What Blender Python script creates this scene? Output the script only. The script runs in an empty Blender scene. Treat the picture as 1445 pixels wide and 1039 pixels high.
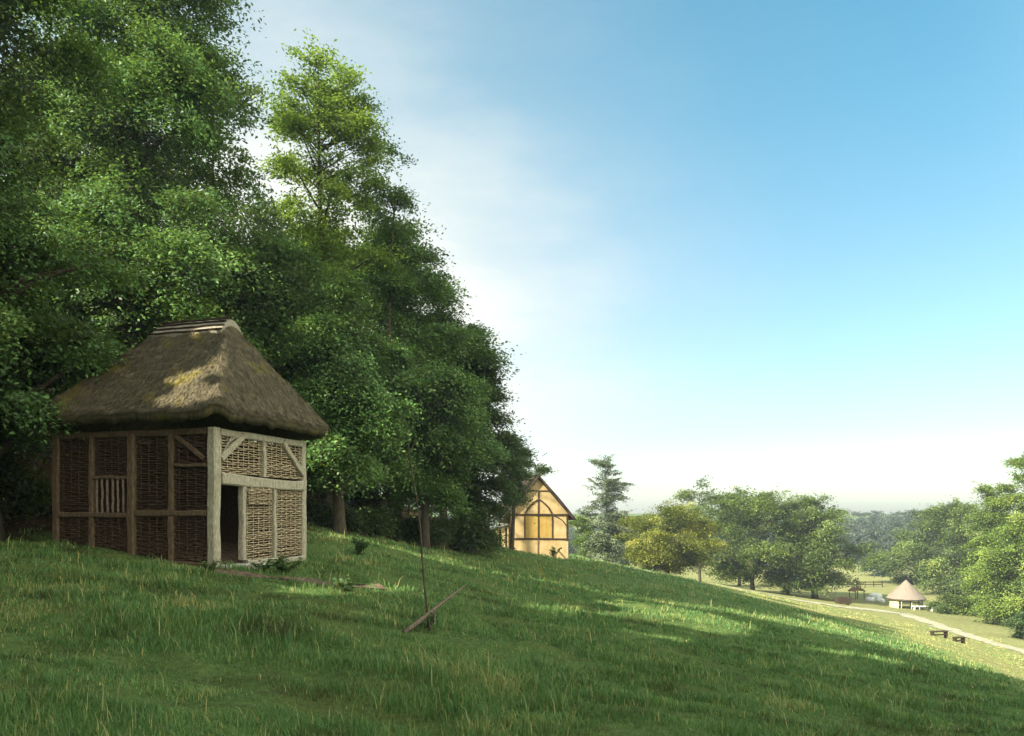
import bpy, math, random
import numpy as np

sc = bpy.context.scene
COL = sc.collection
F, CX, HZ = 1100.0, 722.5, 722.0          # the survey camera: focal length, centre and horizon in photo pixels
SUN_AZ = np.array([-0.83, -0.56]); SUN_AZ /= np.linalg.norm(SUN_AZ)
SUN_EL = math.radians(33)
S = np.array([SUN_AZ[0]*math.cos(SUN_EL), SUN_AZ[1]*math.cos(SUN_EL), math.sin(SUN_EL)])
PI = math.pi

# ------------------------------------------------------------------ objects
def tag(o, label=None, cat=None, group=None, kind=None):
    if label: o['label'] = label
    if cat: o['category'] = cat
    if group: o['group'] = group
    if kind: o['kind'] = kind
    return o

def empty(name, loc, rz=0.0):
    o = bpy.data.objects.new(name, None)
    o.location = [float(v) for v in loc]; o.rotation_euler = (0, 0, rz)
    o.empty_display_size = 0.3
    COL.objects.link(o)
    return o

def link_mesh(me, name, mat, parent=None):
    if mat: me.materials.append(mat)
    o = bpy.data.objects.new(name, me)
    COL.objects.link(o)
    if parent: o.parent = parent
    return o

def np_mesh(name, V, faces_flat, nper, attrs=None, smooth=False):
    """V (n,3); faces_flat indices; nper = vertices per face (int or array)"""
    me = bpy.data.meshes.new(name)
    V = np.ascontiguousarray(V, dtype=np.float32)
    faces_flat = np.ascontiguousarray(faces_flat, dtype=np.int32).ravel()
    if np.isscalar(nper):
        nf = len(faces_flat)//nper
        tot = np.full(nf, nper, dtype=np.int32)
    else:
        tot = np.asarray(nper, dtype=np.int32); nf = len(tot)
    start = np.zeros(nf, dtype=np.int32); start[1:] = np.cumsum(tot)[:-1]
    me.vertices.add(len(V)); me.vertices.foreach_set('co', V.ravel())
    me.loops.add(len(faces_flat)); me.loops.foreach_set('vertex_index', faces_flat)
    me.polygons.add(nf); me.polygons.foreach_set('loop_start', start)
    if smooth: me.polygons.foreach_set('use_smooth', np.ones(nf, dtype=bool))
    for k, (dom, arr) in (attrs or {}).items():
        a = me.attributes.new(k, 'FLOAT', dom)
        a.data.foreach_set('value', np.ascontiguousarray(arr, dtype=np.float32))
    me.update(calc_edges=True)
    return me

class MB:
    """collects shapes into one mesh"""
    def __init__(self, seed=0):
        self.v = []; self.f = []; self.r = random.Random(seed)
    def add(self, vs, fs):
        b = len(self.v); self.v.extend([tuple(float(c) for c in p) for p in vs])
        self.f.extend([tuple(b+i for i in q) for q in fs])
    def box(self, c, s, rz=0.0):
        x, y, z = s[0]/2, s[1]/2, s[2]/2
        ca, sa = math.cos(rz), math.sin(rz)
        vs = [(c[0]+ca*a*x-sa*b*y, c[1]+sa*a*x+ca*b*y, c[2]+d*z) for d in (-1, 1) for a, b in ((-1,-1),(1,-1),(1,1),(-1,1))]
        self.add(vs, [(3,2,1,0),(4,5,6,7),(0,1,5,4),(1,2,6,5),(2,3,7,6),(3,0,4,7)])
    def loft(self, rings, caps=True):
        n = len(rings[0]); vs = [p for r in rings for p in r]; fs = []
        for k in range(len(rings)-1):
            for i in range(n):
                j = (i+1) % n
                fs.append((k*n+i, k*n+j, (k+1)*n+j, (k+1)*n+i))
        if caps:
            fs.append(tuple(range(n-1, -1, -1))); fs.append(tuple((len(rings)-1)*n+i for i in range(n)))
        self.add(vs, fs)
    def beam(self, p0, p1, w, h, up=(0,0,1), seg=6, wob=0.012, ch=0.15, curve=0.0, side=None):
        """hewn timber: chamfered section w (sideways) by h (along up), slightly crooked"""
        p0 = np.array(p0, float); p1 = np.array(p1, float); d = p1-p0; L = np.linalg.norm(d); d /= L
        up = np.array(up, float); up -= d*up.dot(d); up /= np.linalg.norm(up); s = np.cross(d, up)
        c = ch*min(w, h)
        sec = [(-w/2+c,-h/2),(w/2-c,-h/2),(w/2,-h/2+c),(w/2,h/2-c),(w/2-c,h/2),(-w/2+c,h/2),(-w/2,h/2-c),(-w/2,-h/2+c)]
        rings = []
        for k in range(seg+1):
            t = k/seg
            j = 0 if k in (0, seg) else wob
            q = p0+d*L*t + s*self.r.uniform(-j, j) + up*(self.r.uniform(-j, j)+curve*math.sin(PI*t))
            sc_ = 1+self.r.uniform(-0.06, 0.06)
            rings.append([q+s*a*sc_+up*b*sc_ for a, b in sec])
        self.loft(rings)
    def tube(self, pts, rad, n=6):
        pts = [np.array(p, float) for p in pts]; rings = []
        for k, p in enumerate(pts):
            d = pts[min(k+1, len(pts)-1)]-pts[max(k-1, 0)]; d /= (np.linalg.norm(d)+1e-9)
            a = np.array((0,0,1.0)) if abs(d[2]) < 0.85 else np.array((1.0,0,0))
            u = np.cross(d, a); u /= np.linalg.norm(u); w = np.cross(d, u)
            r = rad[k] if hasattr(rad, '__len__') else rad
            rings.append([p+(u*math.cos(2*PI*i/n)+w*math.sin(2*PI*i/n))*r for i in range(n)])
        self.loft(rings)
    def build(self, name, mat, parent=None, smooth=False):
        me = bpy.data.meshes.new(name); me.from_pydata(self.v, [], self.f)
        if smooth: me.polygons.foreach_set('use_smooth', [True]*len(me.polygons))
        me.update()
        return link_mesh(me, name, mat, parent)

class WaveNoise:
    """cheap smooth noise: random plane waves"""
    def __init__(self, seed, scale, n=14, dim=3):
        r = np.random.default_rng(seed)
        d = r.normal(size=(n, dim)); d /= np.linalg.norm(d, axis=1)[:, None]
        self.k = d*(2*PI/scale)*r.uniform(0.5, 1.6, size=(n, 1)); self.p = r.uniform(0, 2*PI, n); self.n = n
    def __call__(self, P):
        return np.sin(P@self.k.T+self.p).sum(1)/math.sqrt(self.n/2)      # about unit variance

def sstep(a, b, x):
    t = np.clip((x-a)/(b-a), 0, 1); return t*t*(3-2*t)

# ------------------------------------------------------------------ terrain
def W(px, py, Y):   # the survey: a photo pixel at distance Y
    return ((px-CX)/F*Y, Y, (HZ-py)/F*Y)
CTRL = [(0,0,-1.6),(-4,0,-1.05),(4,0,-2.15),(0,-8,-1.55),(-10,0,-0.4),(-15,8,-0.2),(-10.9,18.6,-0.72),(-6.56,17.2,-1.28),(-5.47,20.7,-1.3),(-9.8,22,-0.75),
 (-1.4,13,-1.97),(0,23,-2.65),(7.6,24,-3.72),W(720,848,23),W(0,770,20),W(450,750,30),W(650,782,46),W(560,767,37),
 (2.2,63,-3.75),(2.2,70,-4.0),W(800,790,60),W(880,801,74),(18,72,-6.7),W(1000,826,70),W(1100,853,64),W(1250,891,52),W(1445,960,40),W(1200,905,35),
 W(1445,921,68),W(1380,901,78),W(1280,866,99),W(1150,847,115),W(1065,833,118),W(1050,831,112),W(948,813,112),W(860,800,105),W(1278,857,120),(61,95,-14.5),(70,80,-14.8),
 (10,10,-3.3),W(1445,1039,12),(18,5,-4.9),(30,10,-8.2),(20,-10,-5),(50,40,-13.2),(80,60,-15),(80,20,-14),(60,-30,-12),
 (60,150,-15.3),(40,180,-15.2),(100,120,-14),(100,200,-15.4),(0,150,-9.5),(-40,140,3),(70,190,-15.7),
 (-14,38,1.3),(-20,45,4.5),(-25,30,4.5),(-30,15,4),(-12,62,1.0),(-25,72,7),(-60,40,14),(-20,-10,1.0),(-8,50,-0.6),(-40,100,7),
 (-150,0,20),(-150,150,16),(0,-150,0),(150,-100,-13),(200,100,-13),(200,250,-15.5),(0,280,-14),(-150,280,8),(100,280,-15.8)]
_C = np.array(CTRL, float)
def _U(d2): return 0.5*d2*np.log(d2+1e-9)
def _tps():
    n = len(_C); A = np.zeros((n+3, n+3)); xy = _C[:, :2]
    d2 = ((xy[:, None]-xy[None])**2).sum(2)
    A[:n, :n] = _U(d2)+np.eye(n)*6.0
    A[:n, n] = 1; A[:n, n+1:] = xy; A[n, :n] = 1; A[n+1:, :n] = xy.T
    return np.linalg.solve(A, np.concatenate([_C[:, 2], [0, 0, 0]]))
_Wt = _tps()
_b1 = WaveNoise(5, 1.3, dim=2); _b2 = WaveNoise(6, 6.0, dim=2)
def H(x, y):
    x = np.atleast_1d(np.asarray(x, float)); y = np.atleast_1d(np.asarray(y, float))
    out = np.empty(len(x))
    for i in range(0, len(x), 40000):
        P = np.stack([x[i:i+40000], y[i:i+40000]], 1)
        d2 = ((P[:, None]-_C[None, :, :2])**2).sum(2)
        out[i:i+40000] = _U(d2)@_Wt[:-3]+_Wt[-3]+P@_Wt[-2:]
    d = np.hypot(x, y)
    far = -16+24*sstep(20, -160, x)
    far = far+6.5*np.exp(-((x-215)/85)**2-((y-370)/90)**2)+3.0*np.exp(-((x-60)/160)**2-((y-420)/60)**2)
    w = sstep(150, 270, d)
    out = out*(1-w)+far*w
    P = np.stack([x, y], 1)
    return out+(0.032*_b1(P)+0.05*_b2(P))*sstep(75, 25, d)
def h1(x, y): return float(H(x, y)[0])

def hit(px, py, y0=3.0, y1=320.0):
    """where the line of sight of a photo pixel meets the ground"""
    Y = np.geomspace(y0, y1, 900); k = (px-CX)/F; q = (HZ-py)/F
    dz = H(k*Y, Y)-q*Y
    i = int(np.argmax(dz > 0))
    if not (dz > 0).any(): return None
    if i == 0: i = 1
    t = dz[i-1]/(dz[i-1]-dz[i]) if dz[i] != dz[i-1] else 0
    y = Y[i-1]+t*(Y[i]-Y[i-1])
    return np.array([k*y, y, q*y])

def in_poly(P, poly):
    poly = np.asarray(poly)[:, :2]; x, y = P[:, 0], P[:, 1]; ins = np.zeros(len(P), bool)
    j = len(poly)-1
    for i in range(len(poly)):
        xi, yi = poly[i]; xj, yj = poly[j]
        c = ((yi > y) != (yj > y)) & (x < (xj-xi)*(y-yi)/(yj-yi+1e-12)+xi)
        ins ^= c; j = i
    return ins

# ------------------------------------------------------------------ materials
def mat(name):
    m = bpy.data.materials.new(name); m.use_nodes = True; nt = m.node_tree; nt.nodes.clear()
    out = nt.nodes.new('ShaderNodeOutputMaterial'); return m, nt, out
def N(nt, t, **kw):
    n = nt.nodes.new(t)
    for k, v in kw.items():
        if k in n.inputs: n.inputs[k].default_value = v
        else: setattr(n, k, v)
    return n
def ramp(nt, stops, fac=None):
    r = nt.nodes.new('ShaderNodeValToRGB'); e = r.color_ramp.elements
    while len(e) < len(stops): e.new(0.5)
    for el, (p, c) in zip(e, stops): el.position = p; el.color = (c[0], c[1], c[2], 1)
    if fac is not None: nt.links.new(fac, r.inputs[0])
    return r
def principled(nt, out, col=None, rough=0.9, spec=0.2, bump=None, bstr=0.3, bdist=0.02):
    p = N(nt, 'ShaderNodeBsdfPrincipled'); p.inputs['Roughness'].default_value = rough
    p.inputs['Specular IOR Level'].default_value = spec
    if col is not None: nt.links.new(col, p.inputs['Base Color'])
    if bump is not None:
        b = N(nt, 'ShaderNodeBump', Strength=bstr, Distance=bdist)
        nt.links.new(bump, b.inputs['Height']); nt.links.new(b.outputs[0], p.inputs['Normal'])
    nt.links.new(p.outputs[0], out.inputs[0]); return p
def coords(nt, kind='Object', scale=(1,1,1)):
    t = N(nt, 'ShaderNodeTexCoord'); m = N(nt, 'ShaderNodeMapping'); m.inputs['Scale'].default_value = scale
    nt.links.new(t.outputs[kind], m.inputs[0]); return m.outputs[0]
def noise(nt, vec, scale, detail=4, rough=0.6):
    n = N(nt, 'ShaderNodeTexNoise', Scale=scale, Detail=detail, Roughness=rough)
    if vec is not None: nt.links.new(vec, n.inputs['Vector'])
    return n.outputs[0]
def mixc(nt, fac, a, b, mode='MIX'):
    m = N(nt, 'ShaderNodeMix', data_type='RGBA', blend_type=mode)
    if isinstance(fac, float): m.inputs[0].default_value = fac
    else: nt.links.new(fac, m.inputs[0])
    for s, v in ((6, a), (7, b)):
        if isinstance(v, tuple): m.inputs[s].default_value = (*v, 1)
        else: nt.links.new(v, m.inputs[s])
    return m.outputs[2]

def leaf_mat(name, stops, trans=0.35, spec=0.25):
    m, nt, out = mat(name)
    a = N(nt, 'ShaderNodeAttribute', attribute_name='tone')
    r = ramp(nt, stops, a.outputs['Fac'])
    p = N(nt, 'ShaderNodeBsdfPrincipled'); p.inputs['Roughness'].default_value = 0.5; p.inputs['Specular IOR Level'].default_value = spec
    nt.links.new(r.outputs[0], p.inputs['Base Color'])
    t = N(nt, 'ShaderNodeBsdfTranslucent')
    tc = mixc(nt, 0.5, r.outputs[0], (0.16, 0.22, 0.02)); nt.links.new(tc, t.inputs[0])
    mx = N(nt, 'ShaderNodeMixShader'); mx.inputs[0].default_value = trans
    nt.links.new(p.outputs[0], mx.inputs[1]); nt.links.new(t.outputs[0], mx.inputs[2]); nt.links.new(mx.outputs[0], out.inputs[0])
    return m

def fibre_mat(name, stops, scale=(6,6,1), nscale=6, attr=None, bstr=0.5, rough=0.95, moss=None):
    m, nt, out = mat(name); v = coords(nt, 'Object', scale)
    n = noise(nt, v, nscale, 6, 0.7); r = ramp(nt, stops, n); col = r.outputs[0]
    if attr:
        a = N(nt, 'ShaderNodeAttribute', attribute_name=attr)
        rr = ramp(nt, [(0, (0.35,0.35,0.35)), (1, (1.8,1.75,1.6))], a.outputs['Fac']); col = mixc(nt, 1.0, col, rr.outputs[0], 'MULTIPLY')
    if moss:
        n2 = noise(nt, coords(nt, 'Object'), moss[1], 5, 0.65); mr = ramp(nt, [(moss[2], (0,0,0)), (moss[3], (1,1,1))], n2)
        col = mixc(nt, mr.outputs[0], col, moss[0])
    principled(nt, out, col, rough, 0.1, n, bstr, 0.02); return m

M = {}
M['timber'] = fibre_mat('weathered_timber', [(0.25,(0.10,0.09,0.06)),(0.5,(0.28,0.265,0.20)),(0.75,(0.47,0.45,0.36))], (5,5,1.2), 7)
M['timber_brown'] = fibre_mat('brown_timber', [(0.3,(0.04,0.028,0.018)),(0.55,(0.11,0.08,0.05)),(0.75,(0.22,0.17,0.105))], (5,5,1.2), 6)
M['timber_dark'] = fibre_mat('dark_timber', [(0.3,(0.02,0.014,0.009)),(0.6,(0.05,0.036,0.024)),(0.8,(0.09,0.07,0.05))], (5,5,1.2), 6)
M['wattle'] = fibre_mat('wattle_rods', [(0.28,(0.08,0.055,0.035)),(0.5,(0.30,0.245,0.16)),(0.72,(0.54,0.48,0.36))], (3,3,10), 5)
M['wattle_shaded'] = fibre_mat('shaded_wattle_rods', [(0.28,(0.02,0.013,0.009)),(0.5,(0.055,0.037,0.025)),(0.75,(0.12,0.088,0.055))], (3,3,10), 5)  # darker copy of the wattle, the front wall's shade put into the colour
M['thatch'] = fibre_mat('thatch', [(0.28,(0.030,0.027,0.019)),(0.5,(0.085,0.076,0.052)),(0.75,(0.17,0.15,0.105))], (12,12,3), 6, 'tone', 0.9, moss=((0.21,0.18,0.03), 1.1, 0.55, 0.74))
M['ridge'] = fibre_mat('ridge_thatch', [(0.3,(0.12,0.11,0.085)),(0.5,(0.25,0.23,0.18)),(0.75,(0.38,0.35,0.28))], (8,2,8), 6)
M['hut_thatch'] = fibre_mat('pale_thatch', [(0.3,(0.10,0.08,0.065)),(0.7,(0.27,0.225,0.185))], (5,5,1.2), 4)
M['plaster'] = fibre_mat('limewash_plaster', [(0.3,(0.27,0.19,0.09)),(0.5,(0.37,0.275,0.135)),(0.75,(0.46,0.37,0.22))], (0.7,0.7,0.5), 2.5, bstr=0.15)
M['ochre'] = fibre_mat('ochre_plaster', [(0.3,(0.24,0.155,0.04)),(0.55,(0.33,0.225,0.065)),(0.8,(0.40,0.29,0.11))], (0.9,0.9,0.6), 3, bstr=0.15)
M['cream'] = fibre_mat('cream_plaster', [(0.3,(0.50,0.40,0.20)),(0.7,(0.64,0.55,0.33))], (1,1,1), 3, bstr=0.15)
M['tile'] = fibre_mat('dark_roof', [(0.3,(0.03,0.022,0.018)),(0.6,(0.07,0.05,0.04)),(0.8,(0.12,0.085,0.06))], (6,6,6), 5)
M['stone'] = fibre_mat('pale_stone', [(0.3,(0.22,0.21,0.18)),(0.7,(0.48,0.47,0.42))], (3,3,3), 4)
M['white'] = fibre_mat('white_limestone', [(0.3,(0.55,0.53,0.5)),(0.7,(0.78,0.76,0.72))], (2,2,2), 4)
M['red_roof'] = fibre_mat('red_brown_roof', [(0.3,(0.16,0.07,0.045)),(0.7,(0.30,0.15,0.10))], (4,4,4), 4)
M['bark'] = fibre_mat('bark', [(0.3,(0.025,0.02,0.015)),(0.55,(0.07,0.058,0.042)),(0.8,(0.14,0.12,0.09))], (7,7,1.5), 3, bstr=0.8)
M['bark_dark'] = fibre_mat('dark_bark', [(0.3,(0.018,0.014,0.01)),(0.8,(0.06,0.05,0.036))], (7,7,1.5), 3, bstr=0.8)
M['stick'] = fibre_mat('dead_stick', [(0.3,(0.06,0.045,0.035)),(0.6,(0.17,0.135,0.105)),(0.8,(0.32,0.28,0.22))], (8,8,3), 5)
G = lambda *s: [(p, c) for p, c in s]
M['leaf_wood'] = leaf_mat('beech_leaves', G((0.1,(0.035,0.06,0.018)),(0.42,(0.066,0.15,0.04)),(0.72,(0.12,0.235,0.06)),(1,(0.22,0.31,0.085))))
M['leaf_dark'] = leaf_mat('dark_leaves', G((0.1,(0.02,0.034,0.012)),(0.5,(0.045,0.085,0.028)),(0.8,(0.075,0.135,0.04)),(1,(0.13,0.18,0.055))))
M['leaf_ash'] = leaf_mat('ash_leaves', G((0.1,(0.08,0.13,0.025)),(0.5,(0.18,0.29,0.045)),(0.85,(0.28,0.39,0.06)),(1,(0.36,0.42,0.09))), 0.45)
M['leaf_park'] = leaf_mat('parkland_leaves', G((0.1,(0.035,0.055,0.016)),(0.5,(0.095,0.145,0.036)),(0.85,(0.18,0.24,0.055)),(1,(0.25,0.28,0.07))))
M['leaf_gold'] = leaf_mat('yellow_green_leaves', G((0.1,(0.05,0.065,0.014)),(0.45,(0.15,0.175,0.03)),(0.8,(0.28,0.28,0.045)),(1,(0.36,0.30,0.06))))
M['leaf_bright'] = leaf_mat('bright_leaves', G((0.1,(0.045,0.075,0.016)),(0.5,(0.13,0.20,0.036)),(0.85,(0.23,0.30,0.05)),(1,(0.30,0.34,0.07))))
M['needle'] = leaf_mat('grey_green_needles', G((0.1,(0.045,0.06,0.035)),(0.5,(0.12,0.15,0.085)),(0.9,(0.21,0.24,0.14)),(1,(0.26,0.27,0.16))), 0.2)
M['leaf_hazed'] = leaf_mat('hazed_leaves', G((0.1,(0.03,0.045,0.035)),(0.6,(0.065,0.09,0.07)),(1,(0.10,0.13,0.10))))  # blue-grey of the distance haze put into the leaf colour
M['grass'] = leaf_mat('grass_blades', G((0.0,(0.055,0.055,0.025)),(0.16,(0.055,0.095,0.032)),(0.38,(0.080,0.175,0.056)),(0.62,(0.122,0.235,0.074)),(0.82,(0.25,0.28,0.095)),(1,(0.42,0.37,0.16))), 0.35, 0.15)
M['weed'] = leaf_mat('weed_leaves', G((0.1,(0.03,0.07,0.025)),(0.6,(0.07,0.14,0.05)),(1,(0.15,0.2,0.09))))
M['straw_stem'] = leaf_mat('straw_stems', G((0,(0.35,0.27,0.08)),(1,(0.5,0.4,0.14))), 0.2)

def ground_mat():
    m, nt, out = mat('meadow_ground'); v = coords(nt, 'Object')
    n1 = noise(nt, v, 0.5, 6, 0.6); n2 = noise(nt, v, 9, 6, 0.75); n3 = noise(nt, v, 2.2, 5, 0.65)
    g = ramp(nt, [(0.3,(0.05,0.075,0.028)),(0.5,(0.085,0.13,0.042)),(0.7,(0.12,0.17,0.055))], n2)
    dry = ramp(nt, [(0.50,(0,0,0)),(0.72,(1,1,1))], n1)
    c = mixc(nt, dry.outputs[0], g.outputs[0], (0.10, 0.105, 0.035))
    br = ramp(nt, [(0.60,(0,0,0)),(0.75,(0.8,0.8,0.8))], n3); c = mixc(nt, br.outputs[0], c, (0.06, 0.055, 0.03))
    fld = ramp(nt, [(0.3,(0.115,0.13,0.045)),(0.5,(0.19,0.192,0.08)),(0.7,(0.25,0.24,0.12))], n3)
    a = N(nt, 'ShaderNodeAttribute', attribute_name='field'); c = mixc(nt, a.outputs['Fac'], c, fld.outputs[0])
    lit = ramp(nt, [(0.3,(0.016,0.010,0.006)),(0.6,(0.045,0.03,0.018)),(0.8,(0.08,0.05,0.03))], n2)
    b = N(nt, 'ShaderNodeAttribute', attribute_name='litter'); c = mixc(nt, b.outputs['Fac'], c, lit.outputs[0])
    principled(nt, out, c, 1.0, 0.0, n2, 0.8, 0.08); return m
M['ground'] = ground_mat()
def path_mat():
    m, nt, out = mat('pale_track'); v = coords(nt, 'Object'); n = noise(nt, v, 3, 6, 0.7)
    r = ramp(nt, [(0.35,(0.20,0.185,0.11)),(0.55,(0.33,0.31,0.23)),(0.75,(0.41,0.385,0.31))], n)
    principled(nt, out, r.outputs[0], 1.0, 0.05, n, 0.5, 0.03); return m
M['path'] = path_mat()
def soil_mat():
    m, nt, out = mat('bare_earth'); v = coords(nt, 'Object'); n = noise(nt, v, 7, 6, 0.7)
    r = ramp(nt, [(0.35,(0.05,0.036,0.025)),(0.55,(0.13,0.10,0.07)),(0.75,(0.22,0.18,0.13))], n)
    principled(nt, out, r.outputs[0], 1.0, 0.05, n, 0.8, 0.04); return m
M['soil'] = soil_mat()

# ------------------------------------------------------------------ ground sheet
SHED_A = np.array([-6.56, 17.2]); RD = np.array([0.297, 0.955]); RD /= np.linalg.norm(RD); LD = np.array([-RD[1], RD[0]])
SHED_Z = -1.25
def shed_local(x, y):
    d = np.stack([x-SHED_A[0], y-SHED_A[1]], 1); return d@RD, d@LD
FIELD_PX = [(878,796),(930,808),(1000,826),(1050,840),(1100,855),(1180,874),(1250,892),(1350,928),(1445,962)]
FIELD_EDGE = [hit(*p, y0=30) for p in FIELD_PX]
FIELD_EDGE = [p for p in FIELD_EDGE if p is not None]
e0, e1 = FIELD_EDGE[-2], FIELD_EDGE[-1]; ext = e1+(e1-e0)/np.linalg.norm(e1-e0)*60
FIELD_POLY = [(-30, 170)]+[(p[0], p[1]) for p in FIELD_EDGE]+[(ext[0], ext[1]), (400, -60), (600, 900), (-30, 900)]
WOOD_EDGE = [(-13.5,-40),(-12.5,0),(-12.2,14),(-12.5,19),(-11.5,24),(-8.6,28.5),(-6.6,33.5),(-5.2,40),(-3.4,46.5),(-1.6,53),(-2.5,60),(-6,72),(-8,100),(-30,150),(-300,300),(-300,-40)]
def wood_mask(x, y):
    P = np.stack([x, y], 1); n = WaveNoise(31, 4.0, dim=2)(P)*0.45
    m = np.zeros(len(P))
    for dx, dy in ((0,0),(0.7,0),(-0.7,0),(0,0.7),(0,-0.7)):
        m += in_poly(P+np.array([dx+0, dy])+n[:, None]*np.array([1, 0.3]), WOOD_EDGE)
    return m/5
def field_mask(x, y):
    P = np.stack([x, y], 1); m = np.zeros(len(P)); n = WaveNoise(33, 5.0, dim=2)(P)*0.4
    for d in (-1.2, -0.4, 0.4, 1.2): m += in_poly(P+np.array([d, d*0.3])+n[:, None]*np.array([1, 0.2]), FIELD_POLY)
    return m/4

def ground():
    rs = np.concatenate([np.geomspace(0.6, 300, 420), np.geomspace(320, 6000, 24)])
    a1 = np.linspace(-48, 48, 420); a2 = np.linspace(48, 312, 130)[1:-1]
    an = np.radians(np.concatenate([a1, a2])); na = len(an)
    R, A = np.meshgrid(rs, an, indexing='ij')
    x = (R*np.sin(A)).ravel(); y = (R*np.cos(A)).ravel(); z = H(x, y)
    V = np.concatenate([np.stack([x, y, z], 1), [[0, 0, h1(0, 0)]]])
    nr = len(rs); i = np.arange(nr-1)[:, None]*na; j = np.arange(na)[None]; j2 = (j+1) % na
    q = np.stack([i+j, i+j2, i+na+j2, i+na+j], 2).reshape(-1, 4)
    fan = np.stack([np.full(na, nr*na), (np.arange(na)+1) % na, np.arange(na)], 1)
    flat = np.concatenate([q.ravel(), fan.ravel()]); nper = np.concatenate([np.full(len(q), 4), np.full(len(fan), 3)])
    xa, ya = V[:, 0], V[:, 1]
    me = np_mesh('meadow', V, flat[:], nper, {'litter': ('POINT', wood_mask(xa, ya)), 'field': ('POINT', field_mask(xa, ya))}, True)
    o = link_mesh(me, 'meadow', M['ground']); o['kind'] = 'structure'
ground()

def strip(name, pts, width, material, lift=0.03, wob=0.25, seed=0):
    P = []; pts = np.array(pts)[:, :2]
    for a, b in zip(pts[:-1], pts[1:]):
        n = max(2, int(np.linalg.norm(b-a)/0.7)); P += [a+(b-a)*t for t in np.linspace(0, 1, n, endpoint=False)]
    P = np.array(P+[pts[-1]])
    for _ in range(6): P[1:-1] = (P[:-2]+2*P[1:-1]+P[2:])/4
    T = np.gradient(P, axis=0); T /= np.linalg.norm(T, axis=1)[:, None]; Nn = np.stack([T[:, 1], -T[:, 0]], 1)
    wn = WaveNoise(seed+3, 2.5, dim=2)
    us = np.linspace(-0.5, 0.5, 7); rows = []
    for u in us:
        e = wn(P+u*40)*wob*(abs(u)*2)
        rows.append(P+Nn*(u*width+np.sign(u)*e)[:, None])
    rows = np.stack(rows, 1); n, m = rows.shape[:2]
    xy = rows.reshape(-1, 2); V = np.column_stack([xy, H(xy[:, 0], xy[:, 1])+lift])
    i = np.arange(n-1)[:, None]*m; j = np.arange(m-1)[None]
    q = np.stack([i+j, i+j+1, i+m+j+1, i+m+j], 2).reshape(-1, 4)
    o = link_mesh(np_mesh(name, V, q, 4, smooth=True), name, material); o['kind'] = 'structure'; return o
PATH_PX = [(884,801),(940,811.5),(1000,823),(1050,833),(1110,845),(1150,851),(1220,860),(1275,866),(1300,875),(1330,885.5),(1370,899),(1410,911),(1450,922),(1520,941)]
PATH = [hit(*p, y0=35) for p in PATH_PX]
PATH = [p for p in PATH if p is not None]
strip('path', PATH, 3.0, M['path'], 0.035, 0.45)
i0 = len(PATH)-6
strip('path', [p+np.array([1.2, 1.6, 0]) for p in PATH[-7:]], 0.9, M['path'], 0.039, 0.15, 4)
# trodden earth in front of the shed
EARTH = [hit(*p) for p in [(300,808),(350,815),(420,821),(480,825),(540,828)]]
strip('earth_track', EARTH, 0.55, M['soil'], 0.02, 0.12, 9)

# ------------------------------------------------------------------ light through gaps in the canopy
def px_poly(px): return [tuple(p[:2]) for p in (hit(*q) for q in px) if p is not None]
STREAKS = [px_poly([(705,841),(760,843),(850,848),(930,855),(1010,869),(1082,891),(1062,900),(970,889),(880,871),(820,875),(760,868),(715,853)]),
           px_poly([(365,823),(430,826),(500,829),(560,831),(640,834),(690,840),(700,849),(640,845),(540,845),(440,842),(375,836)]),
           px_poly([(860,888),(920,893),(1000,906),(990,910),(900,898)]),
           px_poly([(1090,905),(1180,916),(1290,938),(1270,942),(1160,922)]),
           px_poly([(-40,988),(22,993),(18,1000),(-40,1000)])]
# planes that the sun reaches: (origin, normal, u axis, v axis, polygon in u v)
PLANES = []
def plane_from_px(px, o, n):
    o = np.array(o, float); n = np.array(n, float); n /= np.linalg.norm(n)
    u = np.cross((0, 0, 1), n); u /= np.linalg.norm(u); v = np.cross(n, u); poly = []
    for a, b in px:
        d = np.array([(a-CX)/F, 1, (HZ-b)/F]); t = o.dot(n)/d.dot(n); p = d*t
        poly.append(((p-o).dot(u), (p-o).dot(v)))
    PLANES.append((o, n, u, v, poly))
def L2W(a, b, z):
    p = SHED_A+RD*a+LD*b; return np.array([p[0], p[1], SHED_Z+z])
_fn = np.cross(L2W(1.85,2,6.1)-L2W(-0.45,2,3.2), L2W(-0.45,3,3.2)-L2W(-0.45,2,3.2))
if _fn[1] > 0: _fn = -_fn
plane_from_px([(208,592),(226,566),(240,560),(243,520),(258,506),(270,526),(286,520),(296,494),(320,478),(322,566),(300,576),(268,586),(248,580),(236,592)], L2W(-0.45,2,3.2), _fn)
plane_from_px([(258,462),(312,456),(316,472),(262,478)], L2W(-0.45,2,3.2), _fn)
HOUSE = np.array([(760-CX)/F*64, 64.0]); HOUSE_Z = -3.72; HOUSE_R = math.radians(8)
plane_from_px([(690,800),(690,740),(730,700),(758,664),(820,735),(815,800)], (HOUSE[0], HOUSE[1], 0), (math.sin(HOUSE_R), -math.cos(HOUSE_R), 0))
_gn = WaveNoise(77, 0.8, dim=2)
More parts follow.
